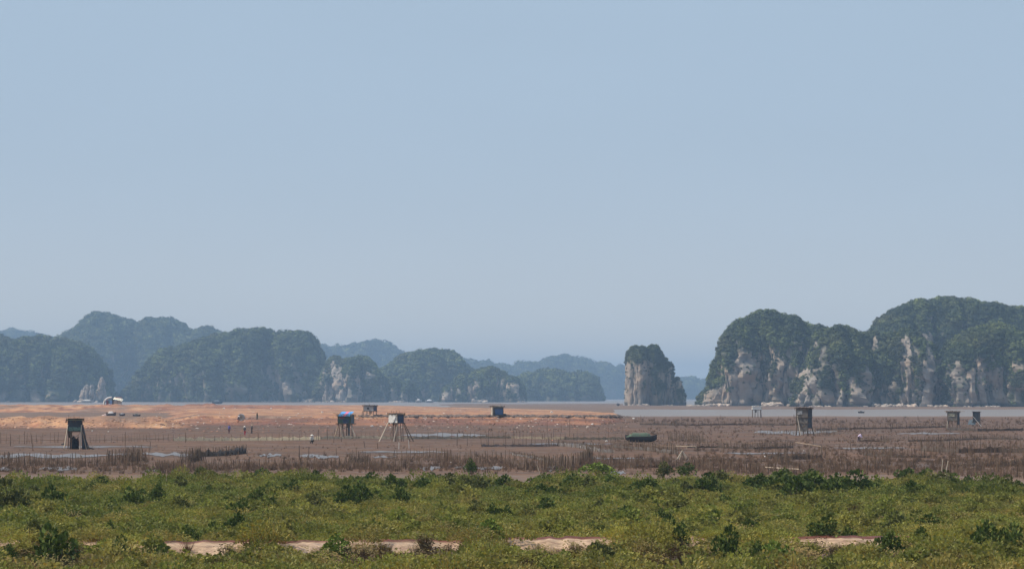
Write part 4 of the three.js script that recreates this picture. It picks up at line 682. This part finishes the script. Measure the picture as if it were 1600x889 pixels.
function deck(root, w, dp, y, n = 9) { const l = []; for (let i = 0; i < n; i++) l.push(box(w / n * .9, .06, dp * rr(.94, 1.06), (i + .5) / n * w - w / 2, y, 0)); for (const z of [-.35, .35]) l.push(box(w * 1.04, .08, .08, 0, y - .09, z * dp)); part(root, 'platform', join(l), wood.grey); }
function clutter(root, w, dp, y, h, seed) {            // ragged thatch along the eaves, poles that stick out, rags hanging below the floor
  const r = mulberry(seed), l = [];
  for (let i = 0; i < 90; i++) { const f = i % 3, x = (r() - .5) * w * 1.25, z = f === 0 ? (r() - .5) * dp * 1.2 : dp * .6 * (f === 1 ? 1 : -1), q = f === 0 ? (r() < .5 ? -1 : 1) * w * .62 : x; l.push(stick(V(q, y + h + .2 + r() * .1, z), V(q + (r() - .5) * .25, y + h - .1 - r() * .35, z + (r() - .3) * .2), .03, .012, 3)); }
  part(root, 'thatch_fringe', join(l), r() < .5 ? wood.brown : wood.grey).userData.kind = 'stuff';
  for (let i = 0; i < 4; i++) { const x = (r() - .5) * w, z = (r() - .2) * dp * .5; pole(root, 'roof_pole', V(x, y + h - .2, z), V(x + (r() - .5) * .6, y + h + .35 + r() * .5, z), .035, wood.brown); }
  for (let i = 0; i < 2; i++) { const x = (r() - .5) * w * .8, L = .4 + r() * .7, ww = .3 + r() * .3; part(root, 'hanging_rag', cloth(ww, L, 4, 4, (a, b) => V(x + (a - .5) * ww * (1 - .4 * b), y - L * b, dp * .5 + .1 * n2(a * 3 + seed, b * 3))), i ? wood.grey : wood.dark); }
  for (const sx of [-1, 1]) pole(root, 'brace', V(sx * w * .5, y - .1, dp * .5), V(-sx * w * .45, y * .35, dp * .55), .035, wood.brown);
}
function hutAt(u, v, turn = 0) { const p = G(u, v); return [base('stilt_hut', p, turn), -p.z / F]; }
{ // dark hut on the left
  const [r, s] = hutAt(116, 702, 0.12), w = 22 * s, h = 1.7, y = 2.75, dp = 2.0;
  cabin(r, w, h, dp, y, [HM.darkTarp, HM.thatch, HM.plank, HM.darkTarp]); deck(r, w * 1.05, dp * 1.1, y);
  panel(r, 'front_panel', w * .9, .55, 0, y + .35, dp / 2 + .07, 0, HM.pgreen, 8);
  roofSheet(w * 1.03, dp * 1.1, y + h + .12, HM.thatch, r, 'roof', .05, .25);
  part(r, 'roof_trim', box(w * 1.16, .09, .1, 0, y + h + .02, dp * .6), std([.22, .22, .13]));
  for (const [x0, x1, z0, z1, m] of [[-1.05, -1.6, 1.0, 1.5, wood.pale], [1.0, .78, 1.08, 1.35, wood.pale], [1.1, 1.75, .6, .9, wood.tan], [-.95, -1.1, -.9, -1.3, wood.dark], [1.0, 1.1, -.9, -1.2, wood.dark], [-.45, -.55, .9, 1.1, wood.brown], [1.15, 2.2, .0, .3, wood.brown]]) pole(r, 'leg', V(x1, 0, z1), V(x0, y + (m === wood.pale ? 1.0 : 0), z0), .055, m);
  part(r, 'shade_cloth', cloth(.9, 2.2, 6, 8, (a, b) => V((a - .5) * (1.2 + .3 * (1 - b)) - .1 + .05 * n2(a * 4, b * 3), b * (1.9 + .5 * n2(a * 3, 2)), .1 + .2 * n2(a * 3, b * 2))), HM.black);
  part(r, 'side_cloth', cloth(.6, 3, 4, 8, (a, b) => V(1.05 + .75 * (1 - b) * a + .2 * a, b * 3.7, .4 - .5 * a)), HM.darkTarp);
  clutter(r, w, dp, y, h, 11);
  tag(r, 'dark stilt hut with black cloth hanging between pale legs, leftmost hut', 'hut');
  const nb = base('net_bundle', G(98, 695)); part(nb, 'heap', boulderGeo, HM.black).scale.set(.45, .45, .4); pole(nb, 'stick', V(.1, -.1, 0), V(-.05, 1.1, 0), .03, wood.brown); tag(nb, 'small dark net bundle left of the dark hut', 'net bundle');
  const dl = base('driftwood', G(141, 702)); pole(dl, 'log', V(-.5, .25, 0), V(.55, .02, .1), .1, wood.dark); pole(dl, 'branch', V(-.3, 0, .1), V(-.45, .55, 0), .04, wood.dark); tag(dl, 'dark driftwood lying right of the dark hut', 'driftwood');
}
{ // blue-roofed hut
  const [r, s] = hutAt(540, 683, -0.25), y = 2.7, w = 2.7, dp = 2.2, h = 1.75;
  cabin(r, w, h, dp, y, [HM.green, HM.thatch, HM.plank, HM.slate]); deck(r, w * 1.35, dp * 1.2, y);
  panel(r, 'front_panel', w * .45, .8, .35, y + .45, dp / 2 + .08, 0, HM.navy, 5); panel(r, 'front_panel', w * .4, .5, -.5, y + 1.2, dp / 2 + .07, 0, HM.red, 6);
  for (const [x, ww, m] of [[-.75, 1.0, HM.sky], [.05, .6, HM.pink], [.8, .9, HM.sky]]) part(r, 'roof_sheet', cloth(ww, 2, 5, 6, (a, b) => V(x + (a - .5) * ww, y + h + .62 - .85 * b + .06 * n2(a * 3 + x, b * 3), (b - .5) * dp * 1.3)), m);
  pole(r, 'eave_pole', V(-2.1, y + h + .25, .4), V(1.6, y + h + .1, .4), .05, wood.dark);
  for (const [x0, x1, z0, z1, m] of [[-1.2, -2.0, .9, 1.0, wood.tan], [-1.1, -1.5, .4, -.4, wood.brown], [-.9, -.2, 1.1, 1.5, wood.pale], [1.2, 2.4, .9, 1.2, wood.pale], [.3, .25, .4, .4, wood.brown], [.75, .7, .2, .2, wood.grey], [1.0, 1.0, -.8, -1, wood.dark], [-.9, -.9, -.8, -1, wood.dark]]) pole(r, 'leg', V(x1, -.1, z1), V(x0, y, z0), .075, m);
  part(r, 'shade_cloth', cloth(.4, 2.3, 4, 6, (a, b) => V(.5 + a * .42, .15 + b * 2.5, .25 + .1 * n2(a * 3, b * 3))), HM.slate);
  clutter(r, w, dp, y, h - .2, 12);
  tag(r, 'stilt hut with bright blue and pink roof sheets on leaning legs', 'hut');
  const g = base('log', G(560, 684)); pole(g, 'trunk', V(-1.6, .12, 0), V(1.5, .1, -.4), .13, wood.grey); tag(g, 'grey log lying on the mud right of the blue-roofed hut', 'log');
}
{ // small grey hut on the fill
  const [r] = hutAt(578, 650, -0.35), y = 1.5, w = 3.3, dp = 2.6, h = 1.55;
  cabin(r, w, h, dp, y, [HM.grey, HM.plank, HM.grey, HM.navy]); deck(r, w * 1.1, dp * 1.1, y); roofSheet(w * 1.25, dp * 1.2, y + h + .1, HM.thatch, r, 'roof', .08, .2);
  part(r, 'window', box(.6, .55, .06, -.1, y + .8, dp / 2 + .08), HM.black);
  for (const [x, z] of [[-1.6, 1.2], [-.5, 1.3], [1.5, 1.2], [-1.5, -1.2], [1.5, -1.2], [-2.1, 1.0]]) pole(r, 'leg', V(x * 1.06, -.1, z * 1.05), V(x, y, z), .08, wood.brown);
  clutter(r, w, dp, y, h, 13);
  tag(r, 'small grey stilt hut with a dark window on the orange fill', 'hut');
}
{ // white-sheeted hut
  const [r, s] = hutAt(619, 690, -0.6), y = 3.35, w = 1.85, dp = 1.9, h = 1.5;
  cabin(r, w, h, dp, y, [HM.white, HM.navy, HM.darkTarp, HM.navy]); deck(r, w * 1.35, dp * 1.25, y);
  part(r, 'dark_flap', cloth(.8, 1, 4, 4, (a, b) => V(-w / 2 + .1 + a * .75 * b, y + .5 + b * 1.05, dp / 2 + .12)), HM.thatch);
  part(r, 'sheet', cloth(1, 1, 8, 8, (a, b) => V(-w / 2 + a * w * (.55 + .45 * b), y - .05 + b * 1.5 + .1 * n2(a * 3, 1), dp / 2 + .16 + .07 * n2(a * 5, b * 5))), HM.white);
  roofSheet(w * 1.15, dp * 1.15, y + h + .08, HM.thatch, r, 'roof', .1, .15);
  const rot = (x, z) => [x * Math.cos(.6) + z * Math.sin(.6), -x * Math.sin(.6) + z * Math.cos(.6)]; // legs given as seen, turned into the hut's own axes
  for (const [x0, x1, z0, z1, rad, m] of [[-1.45, -3.0, .6, 1.6, .07, wood.pale], [.35, -.45, 1.1, 1.9, .07, wood.pale], [1.4, 3.2, .5, 1.4, .075, wood.grey], [1.2, 2.5, -.3, -.2, .05, wood.dark], [-.5, -.55, .2, .2, .05, wood.dark], [0, 0, .5, .5, .05, wood.brown], [.25, .3, .0, .0, .05, wood.dark], [.75, .9, .1, .2, .05, wood.dark], [-.2, -.2, -.9, -1.1, .05, wood.dark], [1.1, 1.2, -.6, -.9, .05, wood.dark], [-.75, -.75, .4, .4, .04, wood.brown]]) { const [a, b] = rot(x0, z0), [c, d] = rot(x1, z1); pole(r, 'leg', V(c, -.1, d), V(a, y, b), rad, m); }
  clutter(r, w, dp, y, h, 14);
  tag(r, 'tall stilt hut draped with a white sheet on long splayed legs', 'hut');
}
{ // blue shack on the fill edge
  const [r] = hutAt(777, 650.5, 0.2), y = .35, w = 3.2, dp = 2.8, h = 2.5;
  cabin(r, w, h, dp, y, [HM.darkTarp, HM.thatch, HM.cream, HM.darkTarp]); deck(r, w * 1.95, dp * 1.3, y - .05, 14);
  panel(r, 'blue_sheet', w * .75, 1.55, .25, y + 1.0, dp / 2 + .1, 0, HM.blue, 7);
  panel(r, 'cream_post_board', .45, 2.2, -w / 2 - .12, y + 1.25, dp / 2 - .1, -.5, HM.cream, 9);
  roofSheet(w * 1.15, dp * 1.2, y + h + .15, HM.thatch, r, 'roof', .1, -.3);
  pole(r, 'roof_pole', V(-2.6, y + h + .25, .9), V(.2, y + h + .35, .9), .06, wood.brown); pole(r, 'mast', V(.9, y + h, 0), V(1.0, y + h + 1.1, 0), .05, wood.tan);
  part(r, 'side_heap', boulderGeo, HM.thatch).scale.set(.8, .55, .8); r.children[r.children.length - 1].position.set(2.1, y + .2, .4);
  for (const [x, z] of [[-2.8, 1.5], [-1.4, 1.6], [0, 1.6], [1.4, 1.6], [2.9, 1.5], [-2.6, -1.4], [2.6, -1.4]]) pole(r, 'leg', V(x, -.9, z), V(x, y, z), .08, wood.dark);
  clutter(r, w, dp, y + .1, h, 18);
  tag(r, 'low dark shack with a blue sheet on front, on a wide deck', 'hut');
}
{ // far white hut
  const [r, s] = hutAt(1183, 652.5, 0), y = 3.0, w = 3.4, dp = 2.8, h = 1.5;
  cabin(r, w, h * .75, dp, y, [HM.white, HM.white, HM.white, HM.white]); deck(r, w * 1.05, dp * 1.05, y - .08);
  part(r, 'sheet_roof', cloth(1, 1, 8, 6, (a, b) => V((a - .5) * w * 1.12, y + h * .75 + .35 - 1.0 * (a - .5) ** 2 + .12 * n2(a * 4, b * 3), (b - .5) * dp * 1.2)), HM.white);
  panel(r, 'hanging_cloth', .8, 1.1, -.5, y - .5, dp / 2, 0, HM.plank, 3);
  for (const [x, z] of [[-1.6, 1.3], [-.7, 1.3], [1.5, 1.3], [-1.5, -1.3], [1.5, -1.3], [.4, .6]]) pole(r, 'leg', V(x * 1.1, -.1, z * 1.1), V(x, y, z), .09, wood.brown);
  tag(r, 'far stilt hut wrapped in white sheets beside the estuary', 'hut');
}
{ // tower hut
  const [r, s] = hutAt(1257, 681, -0.45), y = 2.6, w = 2.5, dp = 2.4, h = 3.0;
  cabin(r, w, h, dp, y, [HM.plank, HM.thatch, HM.grey, HM.darkTarp]); deck(r, w * 1.1, dp * 1.1, y); deck(r, w * 1.15, dp * 1.2, y + 1.2, 8);
  roofSheet(w * 1.3, dp * 1.25, y + h + .12, HM.thatch, r, 'roof', .1, .15);
  panel(r, 'opening', w * .45, .8, -.45, y + 2.2, dp / 2 + .08, 0, HM.grey, 4); panel(r, 'side_sheet', dp * 1.05, h * 1.3, w / 2 + .08, y + .9, 0, Math.PI / 2, HM.darkTarp, 12);
  panel(r, 'lower_sheet', w * .9, 1.6, .1, y - .8, dp / 2, 0, HM.plank, 13);
  for (const [x0, x1, z0, z1, m] of [[-1.1, -1.3, 1, 1.3, wood.brown], [1.1, 1.4, 1, 1.3, wood.dark], [-1.1, -1.4, -1, -1.2, wood.brown], [1.1, 1.9, -1, -1.0, wood.dark], [.3, .3, 1, 1.1, wood.grey], [.9, .9, .4, .4, wood.dark], [-.5, -.6, 1, 1.1, wood.brown]]) pole(r, 'leg', V(x1, -.1, z1), V(x0, y, z0), .08, m);
  pole(r, 'leaning_pole', V(-.1, .5, 1.9), V(-1.0, 4.1, 1.25), .085, wood.pale);
  clutter(r, w, dp, y, h, 16);
  tag(r, 'tall dark tower hut with a leaning pale pole, standing in water', 'hut');
}
{ // right border huts
  const [r, s] = hutAt(1491, 669, -0.4), y = 1.9, w = 2.5, dp = 2.4, h = 2.2;
  cabin(r, w, h, dp, y, [HM.plank, HM.thatch, HM.grey, HM.darkTarp]); deck(r, w * 1.1, dp * 1.1, y);
  panel(r, 'window', w * .7, .8, -.1, y + 1.45, dp / 2 + .07, 0, std([.34, .33, .25]), 2); roofSheet(w * 1.25, dp * 1.2, y + h + .1, HM.plank, r, 'roof', .05, .1);
  panel(r, 'side_sheet', dp * .9, 3.0, w / 2 + .07, y + .5, 0, Math.PI / 2, HM.darkTarp, 5);
  for (const [x, z, m] of [[-1.2, 1.2, wood.pale], [1.2, 1.2, wood.dark], [-1.2, -1.2, wood.brown], [1.2, -1.2, wood.brown], [0, 1.1, wood.grey]]) pole(r, 'leg', V(x * 1.1, -.1, z * 1.1), V(x, y, z), .08, m);
  pole(r, 'roof_pole', V(-1.5, y + h + .18, 1.0), V(3.4, y + h + .1, 1.6), .06, wood.tan);
  clutter(r, w, dp, y, h, 17);
  tag(r, 'grey stilt hut with pale window strip near the right border', 'hut');
  const [q] = hutAt(1527, 666, -0.3), y2 = 1.2;
  cabin(q, 1.7, 2.6, 1.8, y2, [HM.darkTarp, HM.thatch, HM.plank, HM.darkTarp]); deck(q, 2.2, 2.2, y2); roofSheet(2.4, 2.2, y2 + 2.7, HM.thatch, q, 'roof', .08, .1);
  part(q, 'blue_sheet', cloth(1, 1, 8, 6, (a, b) => V(-2.2 + a * 2.0 + .3 * b, .4 + b * 1.45 * (1 - .25 * Math.abs(a - .5)), 1.1 - .5 * b + .1 * n2(a * 4, b * 4))), HM.slate);
  for (const [x, z] of [[-.8, .8], [.8, .8], [-.8, -.8], [.8, -.8]]) pole(q, 'leg', V(x * 1.2, -.1, z * 1.2), V(x, y2, z), .08, wood.dark);
  pole(q, 'leaning_pole', V(1.5, .0, 1.6), V(-.7, 2.6, 1.3), .08, wood.white);
  tag(q, 'small dark hut with slate blue sheet and white leaning pole', 'hut');
}
// ---------------------------------------------------------------- boats, tents, heaps
function hullGeo(L, B, H, sheer = .35) {             // an open wooden hull with pointed raised ends
  const pos = [], idx = [], n = 18, m = 8;
  for (const side of [0, 1]) for (let i = 0; i <= n; i++) {
    const t = i / n * 2 - 1, w = B / 2 * Math.pow(1 - Math.abs(t) ** 2.6, .7) * (side ? .92 : 1) + .02, lift = sheer * H * t * t * Math.abs(t), keel = .55 * H * Math.abs(t) ** 5;
    for (let j = 0; j <= m; j++) { const a = (j / m - .5) * Math.PI, x = t * L / 2; pos.push(x, (side ? .06 : 0) + Math.max(keel, 0) + (H + lift - keel) * (1 - Math.pow(Math.cos(a), .8)), Math.sin(a) * w); }
  }
  const N = (n + 1) * (m + 1);
  for (const side of [0, 1]) for (let i = 0; i < n; i++) for (let j = 0; j < m; j++) { const a = side * N + i * (m + 1) + j, b = a + m + 1; side ? idx.push(a, b, a + 1, b, b + 1, a + 1) : idx.push(a, a + 1, b, b, a + 1, b + 1); }
  for (let i = 0; i < n; i++) for (const j of [0, m]) { const a = i * (m + 1) + j, b = a + m + 1; idx.push(a, b, a + N, b, b + N, a + N); }
  return geoFrom(pos, idx);
}
{
  const p = G(1002, 691), s = -p.z / F, r = base('covered_boat', p, 0.08), L = 50 * s, H = 10.5 * s * .8;
  part(r, 'hull', hullGeo(L, 1.5, H, .4), std([0.035, 0.032, 0.035], .7));
  part(r, 'canopy', cloth(1, 1, 14, 8, (a, b) => V(-L * .47 + a * L * .78, H * .96 + Math.pow(Math.sin(Math.PI * clamp(b, .001, .999)), .7) * 6.6 * s * Math.min(1, .12 + a / .32) * Math.min(1, .3 + (1 - a) / .12) * (1 + .1 * n2(a * 4, 2)) + .05 * n2(a * 9, b * 4), (b - .5) * 1.45)), std([0.09, 0.13, 0.085], .85));
  for (const x of [-.3, -.05, .2]) { const q = L * x; part(r, 'hoop', new THREE.TorusGeometry(.72, .03, 5, 14, Math.PI).rotateY(Math.PI / 2).scale(1, .98, 1).translate(q, H * .92, 0), wood.grey); }
  part(r, 'bow_deck', box(L * .13, .05, .7, L * .36, H * 1.02, 0), wood.tan); part(r, 'gunwale', join([box(L * .8, .07, .07, 0, H * 1.0, .74), box(L * .8, .07, .07, 0, H * 1.0, -.74)]), wood.dark);
  pole(r, 'mooring_pole', V(L * .3, H * 1.1, .2), V(L * .52, H * 1.15, 0), .05, wood.pale);
  tag(r, 'small dark boat with green canopy aground on the mud', 'boat');
}
const onSea = (u, v) => { const d = dOf(v, SEA); return V((u - 800) / F * d, SEA - .1, -d); };
function smallBoat(label, u, v, w, h, hull, topMat, pos) {
  const p = pos ?? G(u, v), s = -p.z / F, r = base('small_boat', p, rr(-.2, .2)), L = w * s, H = h * s;
  part(r, 'hull', hullGeo(L, L * .3, H * .6, .5), hull); part(r, 'cover', cloth(1, 1, 8, 5, (a, b) => V(-L * .32 + a * L * .6, H * .55 + Math.sin(Math.PI * b) * H * .5 * (1 - (2 * a - 1) ** 4), (b - .5) * L * .26)), topMat);
  return tag(r, label, 'boat');
}
smallBoat('pale boat with dark hull beside the pink heap on left channel', 173, 651.5, 16, 8, std([.09, .06, .05]), std([.66, .60, .56]), onSea(173, 650.6));
smallBoat('dark low boat with a white bundle in the left channel', 190.5, 651.5, 9, 6, std([.05, .035, .04]), std([.4, .37, .36]), onSea(190.5, 650.8));
smallBoat('dark low boat, rightmost in the left channel', 213, 652, 12, 5, std([.06, .05, .05]), std([.1, .09, .08]), onSea(213, 651.3));
smallBoat('dark boat on the far water behind the orange heaps', 339, 630, 17, 6, std([.06, .07, .09]), std([.12, .14, .17]), onSea(339, 631.2));
smallBoat('white boat on far water under the rounded green hill, right of two', 671, 628, 14, 5, std([.25, .25, .27]), std([.75, .75, .75]), onSea(671, 629.2));
smallBoat('pale boat on far water under the rounded green hill, left of two', 654, 628, 10, 6, std([.3, .28, .27]), std([.66, .62, .6]), onSea(654, 629.2));
smallBoat('tiny dark boat in the estuary right of the tower hut', 1346, 645, 10, 3.5, std([.04, .035, .035]), std([.06, .05, .05]), onSea(1346, 645.5));
smallBoat('tiny dark boat on mud left of the rock island', 966, 634, 5, 4, std([.06, .05, .06]), std([.1, .08, .09]));
smallBoat('pale low boat at the foot of the dark left hill', 136, 628, 20, 5, std([.45, .42, .38]), std([.62, .58, .5]), onSea(136, 629.2));
{ // tarpaulin shelter on the crest of the far bank
  const d = 1478, p = P(174, 633.2, d); p.y = gh(p.x, -d) - .1; const s = d / F, r = base('tarp_shelter', p);
  part(r, 'white_canopy', new THREE.TubeGeometry(new THREE.CatmullRomCurve3([V(-12, 0, .8), V(-12.2, 4, .7), V(-9.5, 8, .5), V(-5, 10.6, .3), V(-.5, 11.4, 0)].map((q) => V(q.x * s, q.y * s, q.z))), 14, 1.25 * s, 8), HM.white);
  part(r, 'cream_roof', cloth(1, 1, 10, 4, (a, b) => V((2.5 + a * 14) * s, (11.4 - 3.4 * b - 3.2 * a * a + .4 * n2(a * 4, b)) * s, (b - .5) * 5)), std([.84, .77, .6]));
  part(r, 'red_trim', box(11 * s, .7 * s, .3, 9.5 * s, 10.9 * s, -1.6), std([.62, .16, .15]));
  part(r, 'grey_wall', box(12 * s, 5 * s, .15, 9 * s, 3.4 * s, 1.2), std([.42, .40, .35])); part(r, 'dark_wall', box(4 * s, 9 * s, .2, 2.2 * s, 4.5 * s, .9), HM.darkTarp);
  part(r, 'red_flap', box(3.4 * s, 6.5 * s, .2, -7 * s, 3.2 * s, 1.0), HM.red); part(r, 'blue_panel', box(3.4 * s, 5.4 * s, .2, -1.2 * s, 3.4 * s, 1.1), std([.22, .38, .66])); part(r, 'green_panel', box(3 * s, 4.5 * s, .2, -4 * s, 3.8 * s, 1.0), std([.12, .22, .2]));
  for (const x of [-11.5, -5, 2, 9, 15.5]) pole(r, 'post', V(x * s, -.5, 1.4), V(x * s, 7 * s, 1.3), .1, wood.dark);
  tag(r, 'white and cream tarpaulin shelter with blue panel on the orange bank', 'shelter');
  const hp = onSea(160.5, 650.6), hs = -hp.z / F, h = base('sack_heap', hp);
  for (let i = 0; i < 14; i++) { const m = part(h, 'sack', boulderGeo, std(mixc([.70, .42, .38], [.82, .66, .6], rnd()))), k = hs * rr(1.6, 2.6); m.scale.set(k * 1.3, k, k); m.position.set(rr(-4.5, 4.5) * hs, k * .4 + Math.max(0, 2.5 - Math.abs(i % 5 - 2)) * hs * rr(0, 1.1), rr(-1, 1)); m.rotation.y = rnd() * 6; }
  tag(h, 'pink heap of sacks by the left channel under the shelter', 'sack heap');
}
// ---------------------------------------------------------------- people at work on the mud
function body(joints, bones, cell, inflate = 0, only) { // one continuous skin round tapered bones
  const use = bones.filter((b) => !only || only.includes(b[0])), lo = V(9, 9, 9), hi = V(-9, -9, -9);
  for (const [, a, b, r0, r1] of use) for (const [k, r] of [[a, r0], [b, r1]]) { const p = joints[k], R = r + inflate + .06; lo.min(V(p.x - R, p.y - R, p.z - R)); hi.max(V(p.x + R, p.y + R, p.z + R)); }
  const size = Math.max(hi.x - lo.x, hi.y - lo.y, hi.z - lo.z), res = Math.min(72, Math.ceil(size / cell) + 4), c = lo.clone().add(hi).multiplyScalar(.5), half = size / 2 * res / (res - 4);
  const mc = new MarchingCubes(res, new THREE.MeshStandardMaterial(), false, false, 40000), f = mc.field, p = V(), ab = V(), ap = V();
  mc.isolation = 0;
  for (let k = 0; k < res; k++) for (let j = 0; j < res; j++) for (let i = 0; i < res; i++) {
    p.set(c.x + half * (i - res / 2) / (res / 2), c.y + half * (j - res / 2) / (res / 2), c.z + half * (k - res / 2) / (res / 2));
    let d = 9;
    for (const [, a, b, r0, r1] of use) { ab.subVectors(joints[b], joints[a]); ap.subVectors(p, joints[a]); const t = clamp(ap.dot(ab) / ab.lengthSq()), q = ap.addScaledVector(ab, -t).length() - lerp(r0, r1, t) - inflate, h = clamp(.5 + .5 * (q - d) / .035); d = lerp(q, d, h) - .035 * h * (1 - h); }
    f[i + j * res + k * res * res] = -d;
  }
  mc.update();
  const g = new THREE.BufferGeometry(), n = mc.count;
  g.setAttribute('position', new THREE.BufferAttribute(mc.positionArray.slice(0, n * 3), 3)); g.setAttribute('normal', new THREE.BufferAttribute(mc.normalArray.slice(0, n * 3), 3));
  return g.scale(half, half, half).translate(c.x, c.y, c.z);
}
const BONES = [['torso', 'pelvis', 'chest', .13, .15], ['torso', 'chest', 'neck', .13, .06], ['head', 'neck', 'head', .055, .095], ['head', 'head', 'crown', .095, .085], ['head', 'head', 'nose', .03, .018],
  ...['L', 'R'].flatMap((s) => [['sleeve', 'sh' + s, 'el' + s, .055, .042], ['torso', 'neck', 'sh' + s, .06, .06], ['arm', 'el' + s, 'wr' + s, .042, .028], ['hand', 'wr' + s, 'pa' + s, .03, .034], ['leg', 'hip' + s, 'kn' + s, .085, .058], ['leg', 'pelvis', 'hip' + s, .11, .09], ['shin', 'kn' + s, 'an' + s, .056, .036], ['foot', 'an' + s, 'to' + s, .04, .032]])];
function person(label, pos, turn, o) {
  const j = {}, b = o.bend ?? 0, hipY = o.crouch ? .42 : .9;
  const spine = V(0, Math.cos(b), Math.sin(b)), at = (k) => V(0, hipY, 0).addScaledVector(spine, k);
  j.pelvis = V(0, hipY, 0); j.chest = at(.36); j.neck = at(.54); j.head = at(.64).add(V(0, .02, .02)); j.crown = at(.72).add(V(0, .02, .02)); j.nose = j.head.clone().add(V(0, -.01 * Math.cos(b), .105));
  for (const [s, sg] of [['L', -1], ['R', 1]]) {
    const st = (o.stride ?? .12) * sg;
    j['sh' + s] = at(.47).add(V(sg * .18, 0, 0)); const arm = o.arm?.[s] ?? [.08, -.26, .06];
    j['el' + s] = j['sh' + s].clone().add(V(sg * arm[0], arm[1], arm[2])); j['wr' + s] = j['el' + s].clone().add(V(sg * .01, -.2, .12)); j['pa' + s] = j['wr' + s].clone().add(V(0, -.07, .04));
    j['hip' + s] = V(sg * .09, hipY - .06, 0); j['kn' + s] = o.crouch ? V(sg * .16, .42, .32) : V(sg * .1, .48, st * .6 + .03); j['an' + s] = o.crouch ? V(sg * .14, .07, .05) : V(sg * .1, .07, st); j['to' + s] = j['an' + s].clone().add(V(sg * .02, -.04, .16));
  }
  const skin = std([.30, .18, .12], .7), root = base('person', pos, turn), hands = [];
  for (const s of ['L', 'R']) { const w = j['wr' + s], q = j['pa' + s], d = q.clone().sub(w).normalize(), side = V(1, 0, 0); for (let k = 0; k < 4; k++) { const a = q.clone().addScaledVector(side, (k - 1.5) * .019).addScaledVector(d, .01), m2 = a.clone().addScaledVector(d, .045 - Math.abs(k - 1.4) * .006), e = m2.clone().addScaledVector(d, .025).add(V(0, -.006, -.02)); hands.push(stick(a, m2, .009, .008, 5), stick(m2, e, .008, .006, 5)); } const a = w.clone().lerp(q, .4), sg = s === 'L' ? 1 : -1, e = a.clone().add(V(sg * .045, -.03, .03)); hands.push(stick(a, e, .011, .009, 5), stick(e, e.clone().addScaledVector(d, .03), .009, .007, 5)); }
  const skinGeo = body(j, BONES, .03);
  part(root, 'body', mergeGeometries([skinGeo, ...hands.map((h) => { h.deleteAttribute('uv'); return h; })]), skin);
  part(root, 'shirt', body(j, BONES, .03, .022, ['torso', 'sleeve', ...(o.long ? ['arm'] : [])]), std(o.shirt)); part(root, 'trousers', body(j, BONES, .03, .026, ['leg', 'shin']), std(o.trousers));
  if (o.hat) { const h = new THREE.LatheGeometry([[0.001, .16], [.06, .12], [.22, .0], [.21, -.01], [.06, .1], [.001, .13]].map(([x, y]) => new THREE.Vector2(x, y)), 18); const m = part(root, 'hat', h, std(o.hat)); m.position.copy(j.crown).add(V(0, .03, 0)); m.rotation.x = b * .8; }
  else { const h = part(root, 'hair', new THREE.SphereGeometry(.105, 12, 8, 0, 6.283, 0, 1.7), std([.02, .018, .016], .6)); h.position.copy(j.crown).add(V(0, -.015, -.015)); }
  root.scale.setScalar(o.size ?? 1);
  return tag(root, label, 'person', 'people working on the mudflat');
}
person('person in purple blue shirt and dark trousers standing on the mud, leftmost', G(357, 677.5), 2.6, { shirt: [.10, .09, .30], trousers: [.09, .035, .05], long: true, bend: .15, size: 1.1 });
person('person in grey top, red trousers and white hat behind the net fence', G(382, 680.5), -.4, { shirt: [.11, .11, .12], trousers: [.45, .03, .05], hat: [.78, .74, .68], bend: .25, size: 1.1 });
person('person in dark clothes and pale hat right of the red trousers', G(392.5, 677.5), 1.9, { shirt: [.07, .06, .06], trousers: [.06, .05, .05], hat: [.55, .42, .26], bend: .1, size: 1.1 });
person('person in dark green carrying a load on the orange fill', G(401, 656), 1.4, { shirt: [.03, .05, .025], trousers: [.04, .05, .035], long: true, arm: { L: [.25, .08, .1], R: [.08, -.25, .05] }, size: 1.25 });
person('person in orange with white hat crouching beside a grey reel', G(370, 660), 1.2, { shirt: [.16, .10, .11], trousers: [.62, .28, .16], hat: [.8, .72, .68], crouch: true, bend: .5, size: 1.5 });
person('person in white shirt and dark trousers sitting left of blue-roofed hut', G(485.5, 693.5), .6, { shirt: [.70, .66, .58], trousers: [.04, .045, .04], hat: [.78, .74, .66], crouch: true, bend: .35, size: 1.25 });
person('person in lilac white shirt bending by the right brush fence', G(1342.5, 690.5), 1.2, { shirt: [.70, .58, .78], trousers: [.10, .07, .09], bend: .9, size: 1.05, long: true });
{ // reel beside the crouching person
  const p = G(376, 658), r = base('cable_reel', p, -.3);
  part(r, 'rim', new THREE.TorusGeometry(.95, .09, 6, 20).translate(0, 1.05, .2), HM.grey); part(r, 'rim', new THREE.TorusGeometry(.95, .09, 6, 20).translate(0, 1.05, -.3), HM.grey); part(r, 'drum', new THREE.CylinderGeometry(.8, .8, .45, 18).rotateX(Math.PI / 2).translate(0, 1.05, -.05), std([.36, .36, .33]));
  for (let k = 0; k < 4; k++) part(r, 'spoke', box(1.8, .07, .06).rotateZ(k * .785).translate(0, 1.05, .22), wood.grey);
  tag(r, 'grey round reel standing on the earth fill beside crouching person', 'reel');
}
renderer.render(scene, camera);
